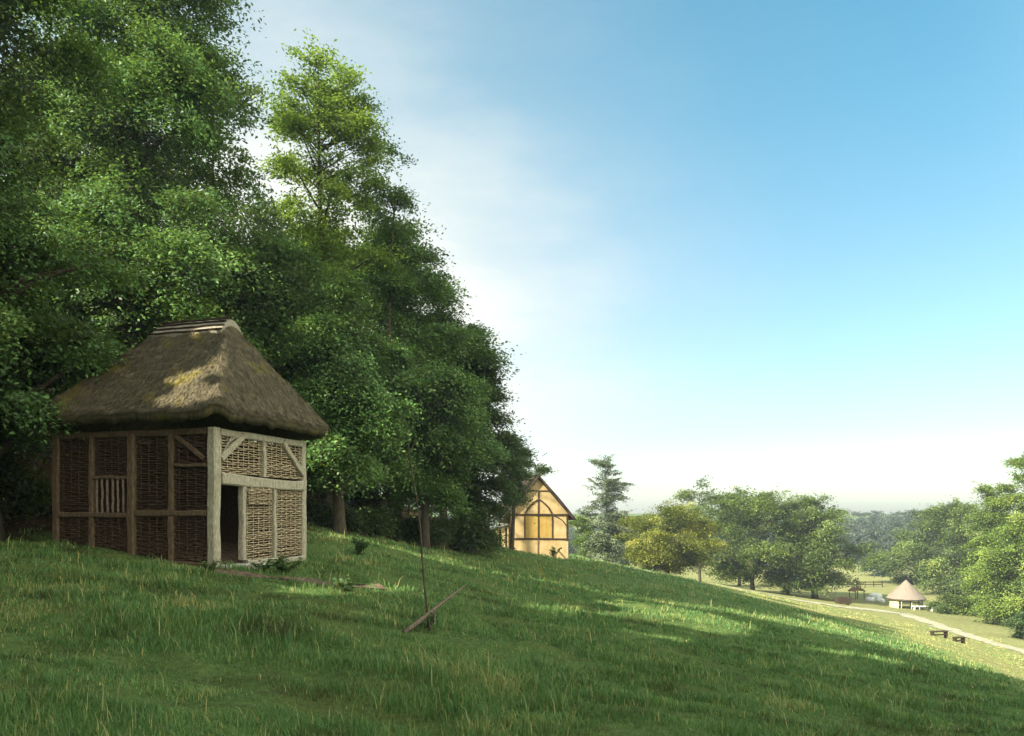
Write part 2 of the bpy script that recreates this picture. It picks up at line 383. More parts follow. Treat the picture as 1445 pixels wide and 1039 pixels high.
def sun_gap(P, field):
    """leaves that would shade the places where the photo shows sun"""
    kill = np.zeros(len(P), bool)
    for o, n, u, v, poly in PLANES:
        den = S.dot(n); t = ((P-o)@n)/den
        Q = P-S*t[:, None]-o; uv = np.stack([Q@u, Q@v], 1)
        kill |= (t > 0.3) & in_poly(uv+0.12*_gn(uv)[:, None], poly)
    t = (P[:, 2]+3)/S[2]; Q = P-S*t[:, None]
    for _ in range(4):
        t = (P[:, 2]-H(Q[:, 0], Q[:, 1]))/S[2]; Q = P-S*t[:, None]
    q2 = Q[:, :2]+0.10*_gn(Q[:, :2])[:, None]
    o, n = PLANES[0][:2]; R_ = P-S*(((P-o)@n)/S.dot(n))[:, None]; ra, rb_ = shed_local(R_[:, 0], R_[:, 1])
    over = (ra > -0.6) & (ra < 2.1) & (rb_ > -0.6) & (rb_ < 5.2)       # these beams would meet the shed first
    for poly in STREAKS: kill |= in_poly(q2, poly) & ~over
    if field: kill |= in_poly(q2+0.5*_gn(q2*0.2)[:, None], FIELD_POLY)
    return kill

# ------------------------------------------------------------------ foliage
PROF = {
 'round': lambda t: np.sqrt(np.clip(1-(2*t-1)**2, 0.0, 1))**0.8,
 'dome': lambda t: np.clip((t+0.10)**0.35*(1-t)**0.55*1.45, 0, 1.05),
 'egg': lambda t: np.clip((t+0.06)**0.62*(1.0-t)**0.45*1.75, 0, 1.05),
 'taper': lambda t: np.clip((t+0.05)**0.22*(1-t)**0.62*1.25, 0, 1.05),
 'column': lambda t: np.clip((t+0.03)**0.3*(1.02-t)**0.38*1.2, 0, 1.05),
 'larch': lambda t: np.clip((1.02-t)**0.5*(0.68+0.24*np.sin(t*19)), 0.05, 1.0),
 'full': lambda t: np.clip((t+0.2)**0.1*(1.01-t)**0.45*1.1, 0, 1.05),
}
def leaf_quads(rng, Pc, e1, e2, nn, leaf):
    """a pointed leaf per row: Pc centre, e1 axis, e2 side"""
    n = len(Pc); L = leaf*rng.uniform(0.7, 1.3, n)[:, None]; Wd = L*rng.uniform(0.45, 0.62, n)[:, None]
    V = np.empty((n, 4, 3)); b = nn*L*0.10
    V[:, 0] = Pc-e1*L*0.5; V[:, 1] = Pc+e2*Wd*0.5+b; V[:, 2] = Pc+e1*L*0.5-nn*L*0.12; V[:, 3] = Pc-e2*Wd*0.5+b
    return V.reshape(-1, 3)
def unit(v): return v/(np.linalg.norm(v, axis=-1, keepdims=True)+1e-9)

def make_crown(seed, base, zb, zt, rx, prof, n_spr, per, leaf, spr, droop=0.35, lump=0.22, hole=-0.62, inner=0.3, gap=None, ry=None, flat=0.16, lean=(0,0), tonebias=0.0, bough=14, brad=None, bflat=1.0):
    """base (x,y) world; returns leaf verts in world space, tones, and the spray centres"""
    rng = np.random.default_rng(seed); ry = ry or rx
    n0 = int(n_spr*1.6)
    pf = PROF[prof]; tt = rng.uniform(0, 1, n0*3); tt = tt[rng.uniform(0, 1.05, len(tt)) < pf(tt)+0.08][:n0]; n0 = len(tt)
    ph = rng.uniform(0, 2*PI, n0)
    wn = WaveNoise(seed+1, 1.0, n=12)
    dirv = np.stack([np.cos(ph)*0.55, np.sin(ph)*0.55, tt*1.5], 1)
    R = pf(tt)*(1+lump*np.clip(wn(dirv), -1.7, 1.6))
    deep = rng.uniform(0, 1, n0) < inner
    rho = np.where(deep, rng.uniform(0.1, 0.8, n0), rng.uniform(0.80, 1.03, n0))*R
    z = zb+(zt-zb)*tt
    c = np.stack([base[0]+rho*rx*np.cos(ph)+lean[0]*tt, base[1]+rho*ry*np.sin(ph)+lean[1]*tt, z], 1)
    hn = WaveNoise(seed+2, max(2.2, rx*0.75))(c)
    keep = (hn > hole) | deep
    if hole > -0.5: keep = hn > hole
    c, ph, tt, deep = [q[keep] for q in (c, ph, tt, deep)]
    nb = max(6, int(n_spr*(1-inner)/bough)); outer = np.where(~deep)[0][:nb]; dp = np.where(deep)[0][:int(n_spr*inner)]
    nb = len(outer); kb = np.repeat(np.arange(nb), bough); mbn = len(kb)
    rb = (brad or rx*0.24)*rng.uniform(0.45, 1.6, nb)[kb]
    oc = np.stack([np.cos(ph[outer]), np.sin(ph[outer])], 1)[kb]
    sph = unit(rng.normal(size=(mbn, 3))); sph[:, 2] = np.abs(sph[:, 2])*np.where(rng.uniform(0, 1, mbn) < 0.8, 1, -0.6)
    rr_ = rng.uniform(0.35, 1.12, mbn)
    rad_ = sph[:, 0]*1.15; tan_ = sph[:, 1]
    off_ = np.stack([oc[:, 0]*rad_-oc[:, 1]*tan_, oc[:, 1]*rad_+oc[:, 0]*tan_, sph[:, 2]*0.62-droop*0.8*np.clip(rad_, 0, 2)], 1)*(rb*rr_)[:, None]
    cb = c[outer][kb]+off_*np.array([1, 1, bflat])
    cb[:, 2] = np.maximum(cb[:, 2], zb)
    btone = rng.normal(0, 0.07, nb)[kb]+0.06*sph[:, 2]  # bough tops painted lighter, as if lit from above
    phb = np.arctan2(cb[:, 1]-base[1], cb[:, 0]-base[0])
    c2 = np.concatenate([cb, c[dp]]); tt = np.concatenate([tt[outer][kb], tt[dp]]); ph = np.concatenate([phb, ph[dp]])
    btone = np.concatenate([btone, np.full(len(dp), -0.08)]); deep = np.concatenate([np.zeros(mbn, bool), np.ones(len(dp), bool)])  # inner sprays painted darker, as if shaded
    limb_c = c[outer]; c = c2
    n = len(c); cn = WaveNoise(seed+4, max(1.4, rx*0.5))(c)
    up = sstep(0.55, 1.0, tt)*0.7
    e1 = unit(np.stack([np.cos(ph), np.sin(ph), -droop+up+rng.normal(0, 0.25, n)], 1)+rng.normal(0, 0.25, (n, 3)))
    e2 = unit(np.cross(np.tile((0, 0, 1.0), (n, 1)), e1)); nn = np.cross(e1, e2); nn[nn[:, 2] < 0] *= -1
    szs = spr*rng.uniform(0.65, 1.35, n)
    k = np.repeat(np.arange(n), per); m = len(k)
    a = rng.normal(0, 0.5, m); b = rng.normal(0, 0.42, m); g = rng.normal(0, 1, m)*flat
    sz = szs[k][:, None]
    sag = -(a**2+b**2)*0.28
    P = c[k]+(e1[k]*a[:, None]+e2[k]*b[:, None]+nn[k]*(g+sag)[:, None])*sz
    ln = unit(nn[k]+rng.normal(0, 0.42, (m, 3)))
    ax = unit(np.cross(ln, unit(rng.normal(size=(m, 3))))); ax = unit(ax+0.7*e1[k]); ax = unit(ax-ln*(ax*ln).sum(1)[:, None]); sd = np.cross(ln, ax)
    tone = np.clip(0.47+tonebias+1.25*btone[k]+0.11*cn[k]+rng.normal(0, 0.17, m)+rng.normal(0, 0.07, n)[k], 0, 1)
    if gap is not None:
        kp = ~sun_gap(P, gap == 'field'); P, ln, ax, sd, tone = P[kp], ln[kp], ax[kp], sd[kp], tone[kp]
    V = leaf_quads(rng, P, ax, sd, ln, leaf)
    return V, tone, limb_c, deep

def make_trunk(seed, base, z0, zb, zt, rx, r0, centres, nlimb, name, material, parent, lean=(0,0), top=0.9, two=False):
    rng = random.Random(seed); mb = MB(seed); O = np.array(parent.location)
    Htot = zt-z0; pts = []; rad = []
    nseg = 12
    ph0 = rng.uniform(0, 6)
    for k in range(nseg+1):
        t = k/nseg*top; z = z0-0.4+(Htot+0.4)*t; f = max(0, (z-zb)/(zt-zb))
        w = 0.02*Htot*(math.sin(t*5+ph0)-math.sin(ph0))*0.5
        pts.append(np.array([base[0]+w+lean[0]*f, base[1]+0.6*w+lean[1]*f, z])); rad.append(r0*(1.35 if k == 0 else 1.0)*(1-0.9*t/top)+0.02)
    pts = np.array(pts); mb.tube(pts-O, rad, 9)
    if len(centres):
        idx = [rng.randrange(len(centres)) for _ in range(nlimb)]
        for i in idx:
            e = centres[i]; dxy = math.hypot(e[0]-base[0], e[1]-base[1])
            zs = max(z0+Htot*0.12, min(e[2]-dxy*rng.uniform(0.25, 0.8), z0+Htot*top*0.93))
            t = (zs-pts[0][2])/(pts[-1][2]-pts[0][2]); q = min(max(t, 0), 0.999)*nseg; k = int(q)
            s = pts[k]+(pts[k+1]-pts[k])*(q-k); r = max(0.012, min((rad[k]+(rad[k+1]-rad[k])*(q-k))*0.55, 0.035*dxy+0.02))
            mid = s+(e-s)*0.45+np.array([0, 0, 0.10*dxy]); m2 = s+(e-s)*0.75+np.array([rng.uniform(-.2,.2), rng.uniform(-.2,.2), 0.08*dxy])
            mb.tube(np.array([s, mid, m2, e])-O, [r, r*0.7, r*0.45, r*0.15], 5)
            for _ in range(2):
                b = centres[rng.randrange(len(centres))]
                if np.linalg.norm(b-m2) < rx*0.6: mb.tube(np.array([m2, (m2+b)/2+np.array([0, 0, 0.1]), b])-O, [r*0.4, r*0.25, r*0.08], 4)
    return mb.build(name, material, parent, True)

NLEAF = [0]
def tree(name, label, px, Y, top, bot, hw, prof='dome', n_spr=700, per=100, leaf=0.15, spr=0.9, m='leaf_wood', group=None, seed=1, trunk=0.28, nlimb=26,
         base=None, gap='spot', cat='tree', barkm='bark', ground_z=None, **kw):
    if base is None: base = ((px-CX)/F*Y, Y)
    zt = (HZ-top)/F*Y; zb = (HZ-bot)/F*Y; rx = hw/F*Y
    z0 = h1(*base) if ground_z is None else ground_z
    root = empty(name, (base[0], base[1], z0)); tag(root, label, cat, group)
    V, tone, cen, deep = make_crown(seed, base, max(zb, z0+0.15), zt, rx, prof, n_spr, per, leaf, spr, gap=gap, **kw)
    NLEAF[0] += len(tone)
    me = np_mesh('crown', V-np.array(root.location), np.arange(len(V)), 4, {'tone': ('FACE', tone)})
    link_mesh(me, 'crown', M[m], root)
    if trunk: make_trunk(seed, base, z0, max(zb, z0+0.15), zt, rx, trunk, cen, nlimb, 'trunk', M[barkm], root, kw.get('lean', (0,0)))
    return root

GW = 'trees of the wood on the left'
tree('beech_tree', 'near dark tree at far left, boughs drooping over the left end of the thatched roof', -14, 19.5, -130, 612, 165, 'full', 1000, 110, 0.12, 0.75, seed=11, group=GW, trunk=0.3, droop=0.5, inner=0.35, lump=0.25, tonebias=-0.10)
tree('beech_tree', 'tallest leafy tree behind the thatched shed, its crown reaching the top edge of the picture', 200, 30, -150, 520, 196, 'taper', 1600, 105, 0.155, 0.95, seed=12, group=GW, trunk=0.4, droop=0.45, inner=0.32, lump=0.2)
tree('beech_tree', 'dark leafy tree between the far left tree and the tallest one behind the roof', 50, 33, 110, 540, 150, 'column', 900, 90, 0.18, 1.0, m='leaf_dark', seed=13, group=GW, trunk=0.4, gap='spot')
tree('ash_tree', 'tall airy yellow-green ash with its thin dark trunk showing through the leaves', 462, 38, 84, 420, 70, 'round', 560, 62, 0.17, 0.7, m='leaf_ash', seed=14, group=GW, trunk=0.26, nlimb=40, droop=0.2, hole=-0.4, lump=0.30, bough=10, brad=0.75, inner=0.35, barkm='bark_dark')
tree('beech_tree', 'spreading tree just right of the ash, its upper edge running down against the pale sky', 545, 43, 305, 640, 95, 'dome', 950, 95, 0.19, 1.0, seed=15, group=GW, trunk=0.3, droop=0.45, tonebias=0.08)
tree('beech_tree', 'leafy tree right of the thatched roof with low boughs over the grass bank', 480, 32, 395, 682, 92, 'dome', 950, 95, 0.15, 0.85, seed=16, group=GW, trunk=0.25, droop=0.6, inner=0.3)
tree('beech_tree', 'dark tree filling the gap between the thatched roof ridge and the ash trunk', 375, 33, 318, 600, 80, 'dome', 800, 95, 0.16, 0.9, seed=17, group=GW, trunk=0.3, droop=0.5, tonebias=-0.08)
tree('beech_tree', 'light green tree behind the thin bare sapling, boughs drooping to the bank', 600, 40, 470, 700, 72, 'dome', 800, 95, 0.18, 0.9, seed=18, group=GW, trunk=0.22, droop=0.6, tonebias=0.05)
tree('yew_tree', 'very dark dense tree against the pale sky left of the timber framed house', 666, 48, 490, 772, 52, 'egg', 850, 95, 0.20, 0.95, m='leaf_dark', seed=19, group=GW, trunk=0.25, droop=0.4, inner=0.35)
tree('yew_tree', 'small dark tree whose boughs cover the left corner of the house gable', 722, 57, 606, 712, 25, 'round', 220, 90, 0.19, 0.8, m='leaf_dark', seed=20, group=GW, trunk=0.16, droop=0.3)
tree('beech_tree', 'rounded tree top of the wood between the drooping light green tree and the darkest tree', 625, 47, 395, 650, 62, 'dome', 650, 90, 0.2, 1.0, seed=21, group=GW, trunk=0.25, droop=0.4)
tree('sapling_tree', 'sparse twiggy small tree showing above the roof of the timber framed house', 757, 76, 655, 760, 22, 'round', 70, 60, 0.22, 0.8, m='leaf_dark', seed=22, trunk=0.1, nlimb=14, gap=None, hole=-0.3)
tree('ash_tree', 'slender tree right of the ash, one leafy bough leaning out against the sky', 540, 40, 205, 420, 42, 'round', 130, 70, 0.17, 0.8, m='leaf_wood', seed=23, group=GW, trunk=0.14, nlimb=18, lean=(0.9, 0), hole=-0.3, lump=0.35)
# back rows on the bank: they close the wood against the sky
for k, (px, Y, top, bot, hw, lab) in enumerate([(300,44,120,660,120,'deep shaded tree on the bank behind the tall tree over the thatched roof'),
      (430,50,330,690,90,'shaded back row tree standing behind the foot of the ash trunk'),(120,46,60,660,130,'shaded back row tree behind the dark trees above the left of the thatched roof'),
      (560,54,440,720,70,'shaded back row tree behind the boughs that droop beside the sapling')]):
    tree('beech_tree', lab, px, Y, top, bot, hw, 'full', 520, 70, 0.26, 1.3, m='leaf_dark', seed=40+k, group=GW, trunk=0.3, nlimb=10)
# low growth under the trees, leaf tone lowered to put in the shade
for k, (px, Y, top, hw, lab) in enumerate([(445,34,716,45,'dark bush in the shade under the boughs right of the thatched shed'),(520,38,722,48,'dark bush in the shade under the wood, left of the sapling'),
      (590,43,735,45,'dark bush under the wood just right of the sapling'),(646,49,735,36,'dark bush at the end of the wood beside the house'),(10,22.5,610,75,'dark bush in the shade left of the shed wall')]):
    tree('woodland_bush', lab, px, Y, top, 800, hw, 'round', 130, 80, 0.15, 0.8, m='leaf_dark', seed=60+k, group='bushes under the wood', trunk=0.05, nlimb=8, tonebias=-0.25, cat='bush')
# the wood goes on to the left of the picture and shades the meadow
off = [(-17.5,13.6,20),(-15.6,7.0,20),(-15,2,21),(-14.5,-6,21),(-14,-14,21),(-12,-22,21),(-21,14,16),(-22,5,24),(-21,-4,24),(-20,-13,24),(-19,-22,24),(-26,24,14),(-6,-30,20),(-33,33,14),(-14,-32,22)]
for k, (x, y, top) in enumerate(off):
    z0 = h1(x, y); root = empty('beech_tree', (x, y, z0))
    tag(root, 'tall broad tree of the wood beyond the left edge of the picture', 'tree', 'trees of the wood beyond the picture')
    V, tone, cen, deep = make_crown(100+k, (x, y), z0+1.2, top, 4.2 if k == 0 else 4.9, 'full', 950, 40, 0.42, 1.1, gap='field', inner=0.45, bough=5, brad=1.7)
    link_mesh(np_mesh('crown', V-np.array(root.location), np.arange(len(V)), 4, {'tone': ('FACE', tone)}), 'crown', M['leaf_wood'], root)
    make_trunk(100+k, (x, y), z0, z0+1.2, top, 4.9, 0.35, cen, 8, 'trunk', M['bark'], root)

# parkland trees in the valley
GP = 'parkland trees beyond the slope'
tree('larch_tree', 'grey-green larch with tiered open boughs standing right of the timber framed house', 857, 128, 645, 799, 70, 'larch', 760, 75, 0.27, 1.0, m='needle', seed=201, trunk=0.22, nlimb=46, droop=0.15, flat=0.08, hole=-0.9, lump=0.3, inner=0.4, gap=None, bough=9, bflat=0.45, brad=1.5)
tree('hawthorn_bush', 'yellow-green bush between the house and the larch', 825, 118, 728, 800, 19, 'round', 130, 80, 0.24, 0.9, m='leaf_bright', seed=202, trunk=0.08, gap=None, cat='bush')
tree('hawthorn_bush', 'grey-green bush under the larch boughs', 850, 98, 748, 803, 22, 'round', 110, 80, 0.24, 0.9, m='needle', seed=212, trunk=0.08, gap=None, cat='bush')
tree('oak_tree', 'low rounded yellow-tinged tree, leftmost of the row beyond the slope', 942, 109, 716, 804, 64, 'round', 600, 110, 0.24, 1.4, m='leaf_gold', seed=203, group=GP, trunk=0.3, droop=0.15, flat=0.15, lump=0.13, gap=None)
tree('ash_tree', 'taller pale airy tree rising behind the yellow-tinged rounded one', 988, 150, 681, 800, 32, 'round', 190, 80, 0.38, 1.6, m='leaf_park', seed=204, group=GP, trunk=0.3, droop=0.1, flat=0.09, gap=None, hole=-0.5, lump=0.3)
tree('oak_tree', 'broadest dark domed tree in the row beyond the slope', 1062, 125, 700, 818, 76, 'round', 700, 85, 0.34, 1.6, m='leaf_park', seed=205, group=GP, trunk=0.35, droop=0.15, flat=0.15, lump=0.12, gap=None)
tree('oak_tree', 'distant tree top peeping over the broadest domed tree', 1043, 155, 692, 800, 34, 'round', 170, 80, 0.40, 1.7, m='leaf_park', seed=206, group=GP, trunk=0.3, gap=None)
tree('oak_tree', 'tall dense tree at the right end of the row, stout trunk on pale grass', 1166, 122, 699, 828, 60, 'dome', 560, 85, 0.33, 1.5, m='leaf_park', seed=207, group=GP, trunk=0.5, droop=0.2, flat=0.15, lump=0.15, gap=None, base=((1150-CX)/F*122, 122), lean=(1.2, 0))
tree('oak_tree', 'darker small tree filling the gap left of the stout trunked tree', 1112, 132, 738, 834, 36, 'round', 260, 80, 0.36, 1.5, m='leaf_park', seed=208, group=GP, trunk=0.25, flat=0.10, gap=None, tonebias=-0.1)
GR = 'trees at the right edge of the valley'
tree('oak_tree', 'dark round tree farthest back of the right hand trees, behind the round hut', 1300, 165, 718, 852, 48, 'round', 420, 80, 0.42, 1.8, m='leaf_park', seed=221, group=GR, trunk=0.35, gap=None, tonebias=-0.05)
tree('oak_tree', 'large green tree right behind the round hut with a sloping top', 1352, 142, 706, 872, 60, 'dome', 620, 80, 0.36, 1.7, m='leaf_park', seed=222, group=GR, trunk=0.35, gap=None, tonebias=0.05)
tree('lime_tree', 'bright yellow-green tree with low boughs over the grass at right', 1402, 112, 688, 884, 50, 'dome', 620, 85, 0.30, 1.3, m='leaf_bright', seed=223, group=GR, trunk=0.3, gap=None)
tree('lime_tree', 'tallest bright tree cut by the right edge of the picture', 1462, 98, 628, 892, 66, 'dome', 850, 90, 0.27, 1.2, m='leaf_bright', seed=224, group=GR, trunk=0.35, gap=None, tonebias=0.02)
tree('oak_tree', 'grey-green small tree at the foot of the far wood, left of the round hut', 1245, 190, 775, 826, 20, 'round', 110, 70, 0.45, 1.7, m='leaf_hazed', seed=225, trunk=0.2, gap=None)
tree('hawthorn_bush', 'dark bush at the right edge of the picture beside the pale track', 1443, 84, 866, 915, 14, 'round', 70, 80, 0.22, 0.8, m='leaf_dark', seed=226, trunk=0.06, gap=None, cat='bush')
tree('hawthorn_bush', 'low bush on the grass below the bright trees, right of the round hut', 1345, 112, 843, 872, 22, 'round', 110, 70, 0.26, 0.9, m='leaf_park', seed=227, trunk=0.06, gap=None, cat='bush')

# far wood across the valley
def far_wood():
    rng = np.random.default_rng(9); Vs = []; Ts = []
    for k in range(330):
        Y = rng.uniform(225, 430); kx = rng.uniform(-0.10, 0.62); x = kx*Y; z0 = h1(x, Y)
        h = rng.uniform(6.5, 10.5)*(1 if kx > 0.4 else 0.85)+max(0, (Y-300)*0.006)
        V, t, c, d = make_crown(1000+k, (x, Y), z0+0.3, z0+h, rng.uniform(3.5, 6), 'full', 60, 22, 1.0, 2.0, inner=0.15, bough=6)
        Vs.append(V); Ts.append(t)
    V = np.concatenate(Vs); t = np.concatenate(Ts)
    o = link_mesh(np_mesh('far_wood', V, np.arange(len(V)), 4, {'tone': ('FACE', t)}), 'far_wood', M['leaf_hazed'])
    tag(o, 'hazy blue-grey wood across the far side of the valley', 'woodland', kind='stuff')
far_wood()

# ------------------------------------------------------------------ grass
def grass():
    rng = np.random.default_rng(21)
    nt = 78000; r = np.exp(rng.uniform(math.log(3.6), math.log(95), nt)); a = np.radians(rng.uniform(-43, 43, nt))
    x = r*np.sin(a); y = r*np.cos(a); P = np.stack([x, y], 1)
    dens = WaveNoise(51, 1.1, dim=2)(P)*0.5+WaveNoise(52, 4.5, dim=2)(P)*0.6
    u, v = shed_local(x, y); keep = ~((u > -0.12) & (u < 3.85) & (v > -0.12) & (v < 4.75))
    hx = (x-HOUSE[0])*math.cos(HOUSE_R)+(y-HOUSE[1])*math.sin(HOUSE_R); hy = -(x-HOUSE[0])*math.sin(HOUSE_R)+(y-HOUSE[1])*math.cos(HOUSE_R)
    keep &= ~((abs(hx) < 3.9) & (hy > -0.05) & (hy < 8))
    wd = wood_mask(x, y); keep &= rng.uniform(0, 1, nt) > wd*0.97
    keep &= dens+rng.normal(0, 0.5, nt) > -1.9
    fm = field_mask(x, y)
    pth = np.array(PATH)[:, :2]; ea = np.array(EARTH)[:, :2]
    dseg = np.full(nt, 9.0)
    for A, B, wdt in [(a_, b_, 1.6) for a_, b_ in zip(pth[:-1], pth[1:])]+[(a_, b_, 0.28) for a_, b_ in zip(ea[:-1], ea[1:])]:
        ab = B-A; t = np.clip(((P-A)@ab)/(ab@ab), 0, 1); dseg = np.minimum(dseg, np.linalg.norm(P-A-t[:, None]*ab, axis=1)/wdt)
    keep &= dseg > 1
    x, y, r, dens, fm = x[keep], y[keep], r[keep], dens[keep], fm[keep]; n = len(x)
    per = 8; k = np.repeat(np.arange(n), per); m = len(k)
    sp = (0.05+0.0035*r)[k]
    bx = x[k]+rng.normal(0, 1, m)*sp; by = y[k]+rng.normal(0, 1, m)*sp; bz = H(bx, by)-0.012
    hgt = (0.060+0.042*np.clip(dens, -1, 1.6))[k]*(1+r[k]/70)*rng.uniform(0.55, 1.5, m)*(1-0.6*fm[k])
    tall = rng.uniform(0, 1, m) < 0.012; hgt[tall] *= 2.2
    wd_ = np.maximum(0.0045, r[k]/1000)*rng.uniform(0.7, 1.3, m)
    az = rng.uniform(0, 2*PI, m); ln = rng.uniform(0.15, 0.85, m)
    lean = np.stack([np.cos(az), np.sin(az), np.zeros(m)], 1)*(ln*hgt)[:, None]
    fa = az+PI/2+rng.normal(0, 0.5, m); sd = np.stack([np.cos(fa), np.sin(fa), np.zeros(m)], 1)*wd_[:, None]*0.5
    B = np.stack([bx, by, bz], 1); mid = B+lean*0.35; mid[:, 2] += hgt*0.62; tip = B+lean; tip[:, 2] += hgt*np.sqrt(np.clip(1-0.45*ln**2, .2, 1))
    V = np.empty((m, 5, 3)); V[:, 0] = B-sd; V[:, 1] = B+sd; V[:, 2] = mid+sd*0.75; V[:, 3] = mid-sd*0.75; V[:, 4] = tip
    i = np.arange(m)[:, None]*5
    flat = np.concatenate([i+0, i+1, i+2, i+3, i+3, i+2, i+4], 1); nper = np.tile([4, 3], m)
    col = np.clip(0.40+0.13*WaveNoise(53, 2.6, dim=2)(np.stack([x, y], 1))[k]+0.08*WaveNoise(54, 0.6, dim=2)(np.stack([x, y], 1))[k]+0.10*dens[k]*0.5+rng.normal(0, 0.13, m)+0.28*fm[k]+0.12*sstep(18, 45, r)[k], 0, 1)
    dry = rng.uniform(0, 1, m) < 0.035; col[dry] = rng.uniform(0.8, 1, dry.sum()); col[tall] = rng.uniform(0.7, 1, tall.sum())
    o = link_mesh(np_mesh('grass', V.reshape(-1, 3), flat, nper, {'tone': ('FACE', np.repeat(col, 2))}), 'grass', M['grass'])
    tag(o, 'long shaded green grass of the sloping meadow', 'grass', kind='stuff')
grass()

# ------------------------------------------------------------------ thatched wattle shed
shed = empty('wattle_shed', (SHED_A[0], SHED_A[1], SHED_Z), math.atan2(RD[1], RD[0]))
tag(shed, 'small timber framed shed with woven wattle walls, open doorway and hipped thatched roof', 'shed')
SX, SY = 3.70, 4.60
def rf(name, x0, z0, x1, z1, w, dpt=0.16, m='timber', out=-0.02, seed=0, curve=0.0):     # beam on the doorway face (y = 0)
    mb = MB(seed); mb.beam((x0, out+dpt/2, z0), (x1, out+dpt/2, z1), dpt, w, up=(-(z1-z0), 0, x1-x0), curve=curve); return mb.build(name, M[m], shed)
def ff(name, y0, z0, y1, z1, w, dpt=0.16, m='timber_brown', out=-0.02, seed=0, curve=0.0):     # beam on the long front face (x = 0), brown with its shade put in
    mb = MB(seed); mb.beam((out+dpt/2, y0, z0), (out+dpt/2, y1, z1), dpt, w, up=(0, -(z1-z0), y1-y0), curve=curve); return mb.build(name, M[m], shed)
def post(x, y, z0, z1, w, m='timber', seed=0):
    mb = MB(seed); mb.beam((x, y, z0), (x, y, z1), w, w, up=(0, 1, 0), wob=0.018); return mb.build('post', M[m], shed)
post(0.09, 0.09, -0.1, 3.12, 0.23, seed=1); post(3.62, 0.09, -0.1, 3.10, 0.19, seed=2); post(0.09, 4.52, 0.1, 3.1, 0.2, 'timber_brown', 3); post(3.62, 4.5, -0.1, 3.1, 0.2, 'timber_brown', 4)
rf('mid_rail', 0.22, 1.99, 3.53, 1.93, 0.25, 0.2, out=-0.045, seed=5, curve=-0.03)
rf('wall_plate', 0.22, 3.03, 3.53, 3.03, 0.16, seed=6, out=-0.01)
rf('stud', 1.06, 0.12, 1.06, 1.83, 0.13, seed=7); rf('stud', 2.27, 0.1, 2.27, 1.81, 0.10, seed=8); rf('stud', 1.83, 2.09, 1.83, 2.94, 0.11, seed=9)
rf('brace', 0.22, 2.42, 1.02, 3.02, 0.15, 0.14, out=-0.05, seed=10, curve=0.02); rf('brace', 3.54, 2.22, 2.62, 3.02, 0.14, 0.14, out=-0.05, seed=11, curve=0.02)
rf('sill_beam', 1.15, 0.03, 3.53, 0.0, 0.17, seed=12, out=-0.03)
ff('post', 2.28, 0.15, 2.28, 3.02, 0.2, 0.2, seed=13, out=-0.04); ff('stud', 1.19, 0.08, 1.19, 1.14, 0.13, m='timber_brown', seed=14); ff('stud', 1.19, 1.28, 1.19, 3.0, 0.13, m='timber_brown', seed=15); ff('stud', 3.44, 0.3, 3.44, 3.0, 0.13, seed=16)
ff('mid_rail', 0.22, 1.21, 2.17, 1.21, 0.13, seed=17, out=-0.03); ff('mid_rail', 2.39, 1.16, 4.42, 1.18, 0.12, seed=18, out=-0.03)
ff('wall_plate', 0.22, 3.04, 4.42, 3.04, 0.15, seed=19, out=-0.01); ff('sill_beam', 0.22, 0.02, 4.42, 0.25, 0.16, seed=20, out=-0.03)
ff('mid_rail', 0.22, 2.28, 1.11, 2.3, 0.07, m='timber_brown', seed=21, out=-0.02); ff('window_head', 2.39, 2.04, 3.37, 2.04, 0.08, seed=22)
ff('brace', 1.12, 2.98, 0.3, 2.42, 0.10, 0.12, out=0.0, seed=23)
for k in range(6):
    mb = MB(30+k); y = 2.52+0.152*k; mb.beam((0.03, y, 1.23), (0.03, y+0.01, 2.0), 0.05, 0.05, up=(1, 0.8, 0), wob=0.01)
    mb.build('window_bar', M['stick'], shed)
def wattle(face, u0, u1, z0, z1, m, seed, name='wattle_panel', off=0.06, step=0.05):
    rng = random.Random(seed); mb = MB(seed); n = max(2, round((u1-u0)/0.21)); su = (u1-u0)/n
    fx = (lambda u, d, z: (u, d, z)) if face == 'r' else (lambda u, d, z: (d, u, z))
    for k in range(n):
        u = u0+(k+0.5)*su; mb.tube([fx(u+rng.uniform(-.012, .012), off+rng.uniform(-.004, .004), z) for z in np.linspace(z0, z1, 5)], 0.017, 6)
    z = z0+0.02; row = 0; step *= rng.uniform(0.86, 1.16); skew = rng.uniform(-0.02, 0.02)
    while z < z1-0.015:
        r = rng.uniform(0.013, 0.021); amp = 0.030; pts = []; zz = z; ns = n*4
        drift = rng.uniform(-0.012, 0.012)
        for i in range(ns+1):
            u = u0+(u1-u0)*i/ns
            pts.append(fx(u, off+amp*math.cos(PI*(u-u0)/su+PI*(row % 2)+PI/2), min(max(zz+skew*(u-u0)+drift*math.sin(3*(u+row))+rng.uniform(-.004, .004), z0+.01), z1-.01)))
        cut = rng.random()
        if cut < 0.38:
            c = rng.randrange(3, ns-2); mb.tube(pts[:c], [r]*(c-1)+[r*0.8], 5); mb.tube([(p[0], p[1], p[2]+0.006) for p in pts[c-1:]], r*0.9, 5)
        else: mb.tube(pts, [r*rng.uniform(0.85, 1.15) for _ in pts], 5)
        z += step*rng.uniform(0.82, 1.2); row += 1
    return mb.build(name, M[m], shed, True)
wattle('r', 0.20, 1.78, 2.11, 2.96, 'wattle', 1); wattle('r', 1.89, 3.54, 2.09, 2.96, 'wattle', 2)
wattle('r', 1.13, 2.21, 0.10, 1.83, 'wattle', 3); wattle('r', 2.33, 3.54, 0.10, 1.83, 'wattle', 4)
ys = [(0.21,1.12),(1.26,2.17),(2.39,3.37),(3.51,4.42)]
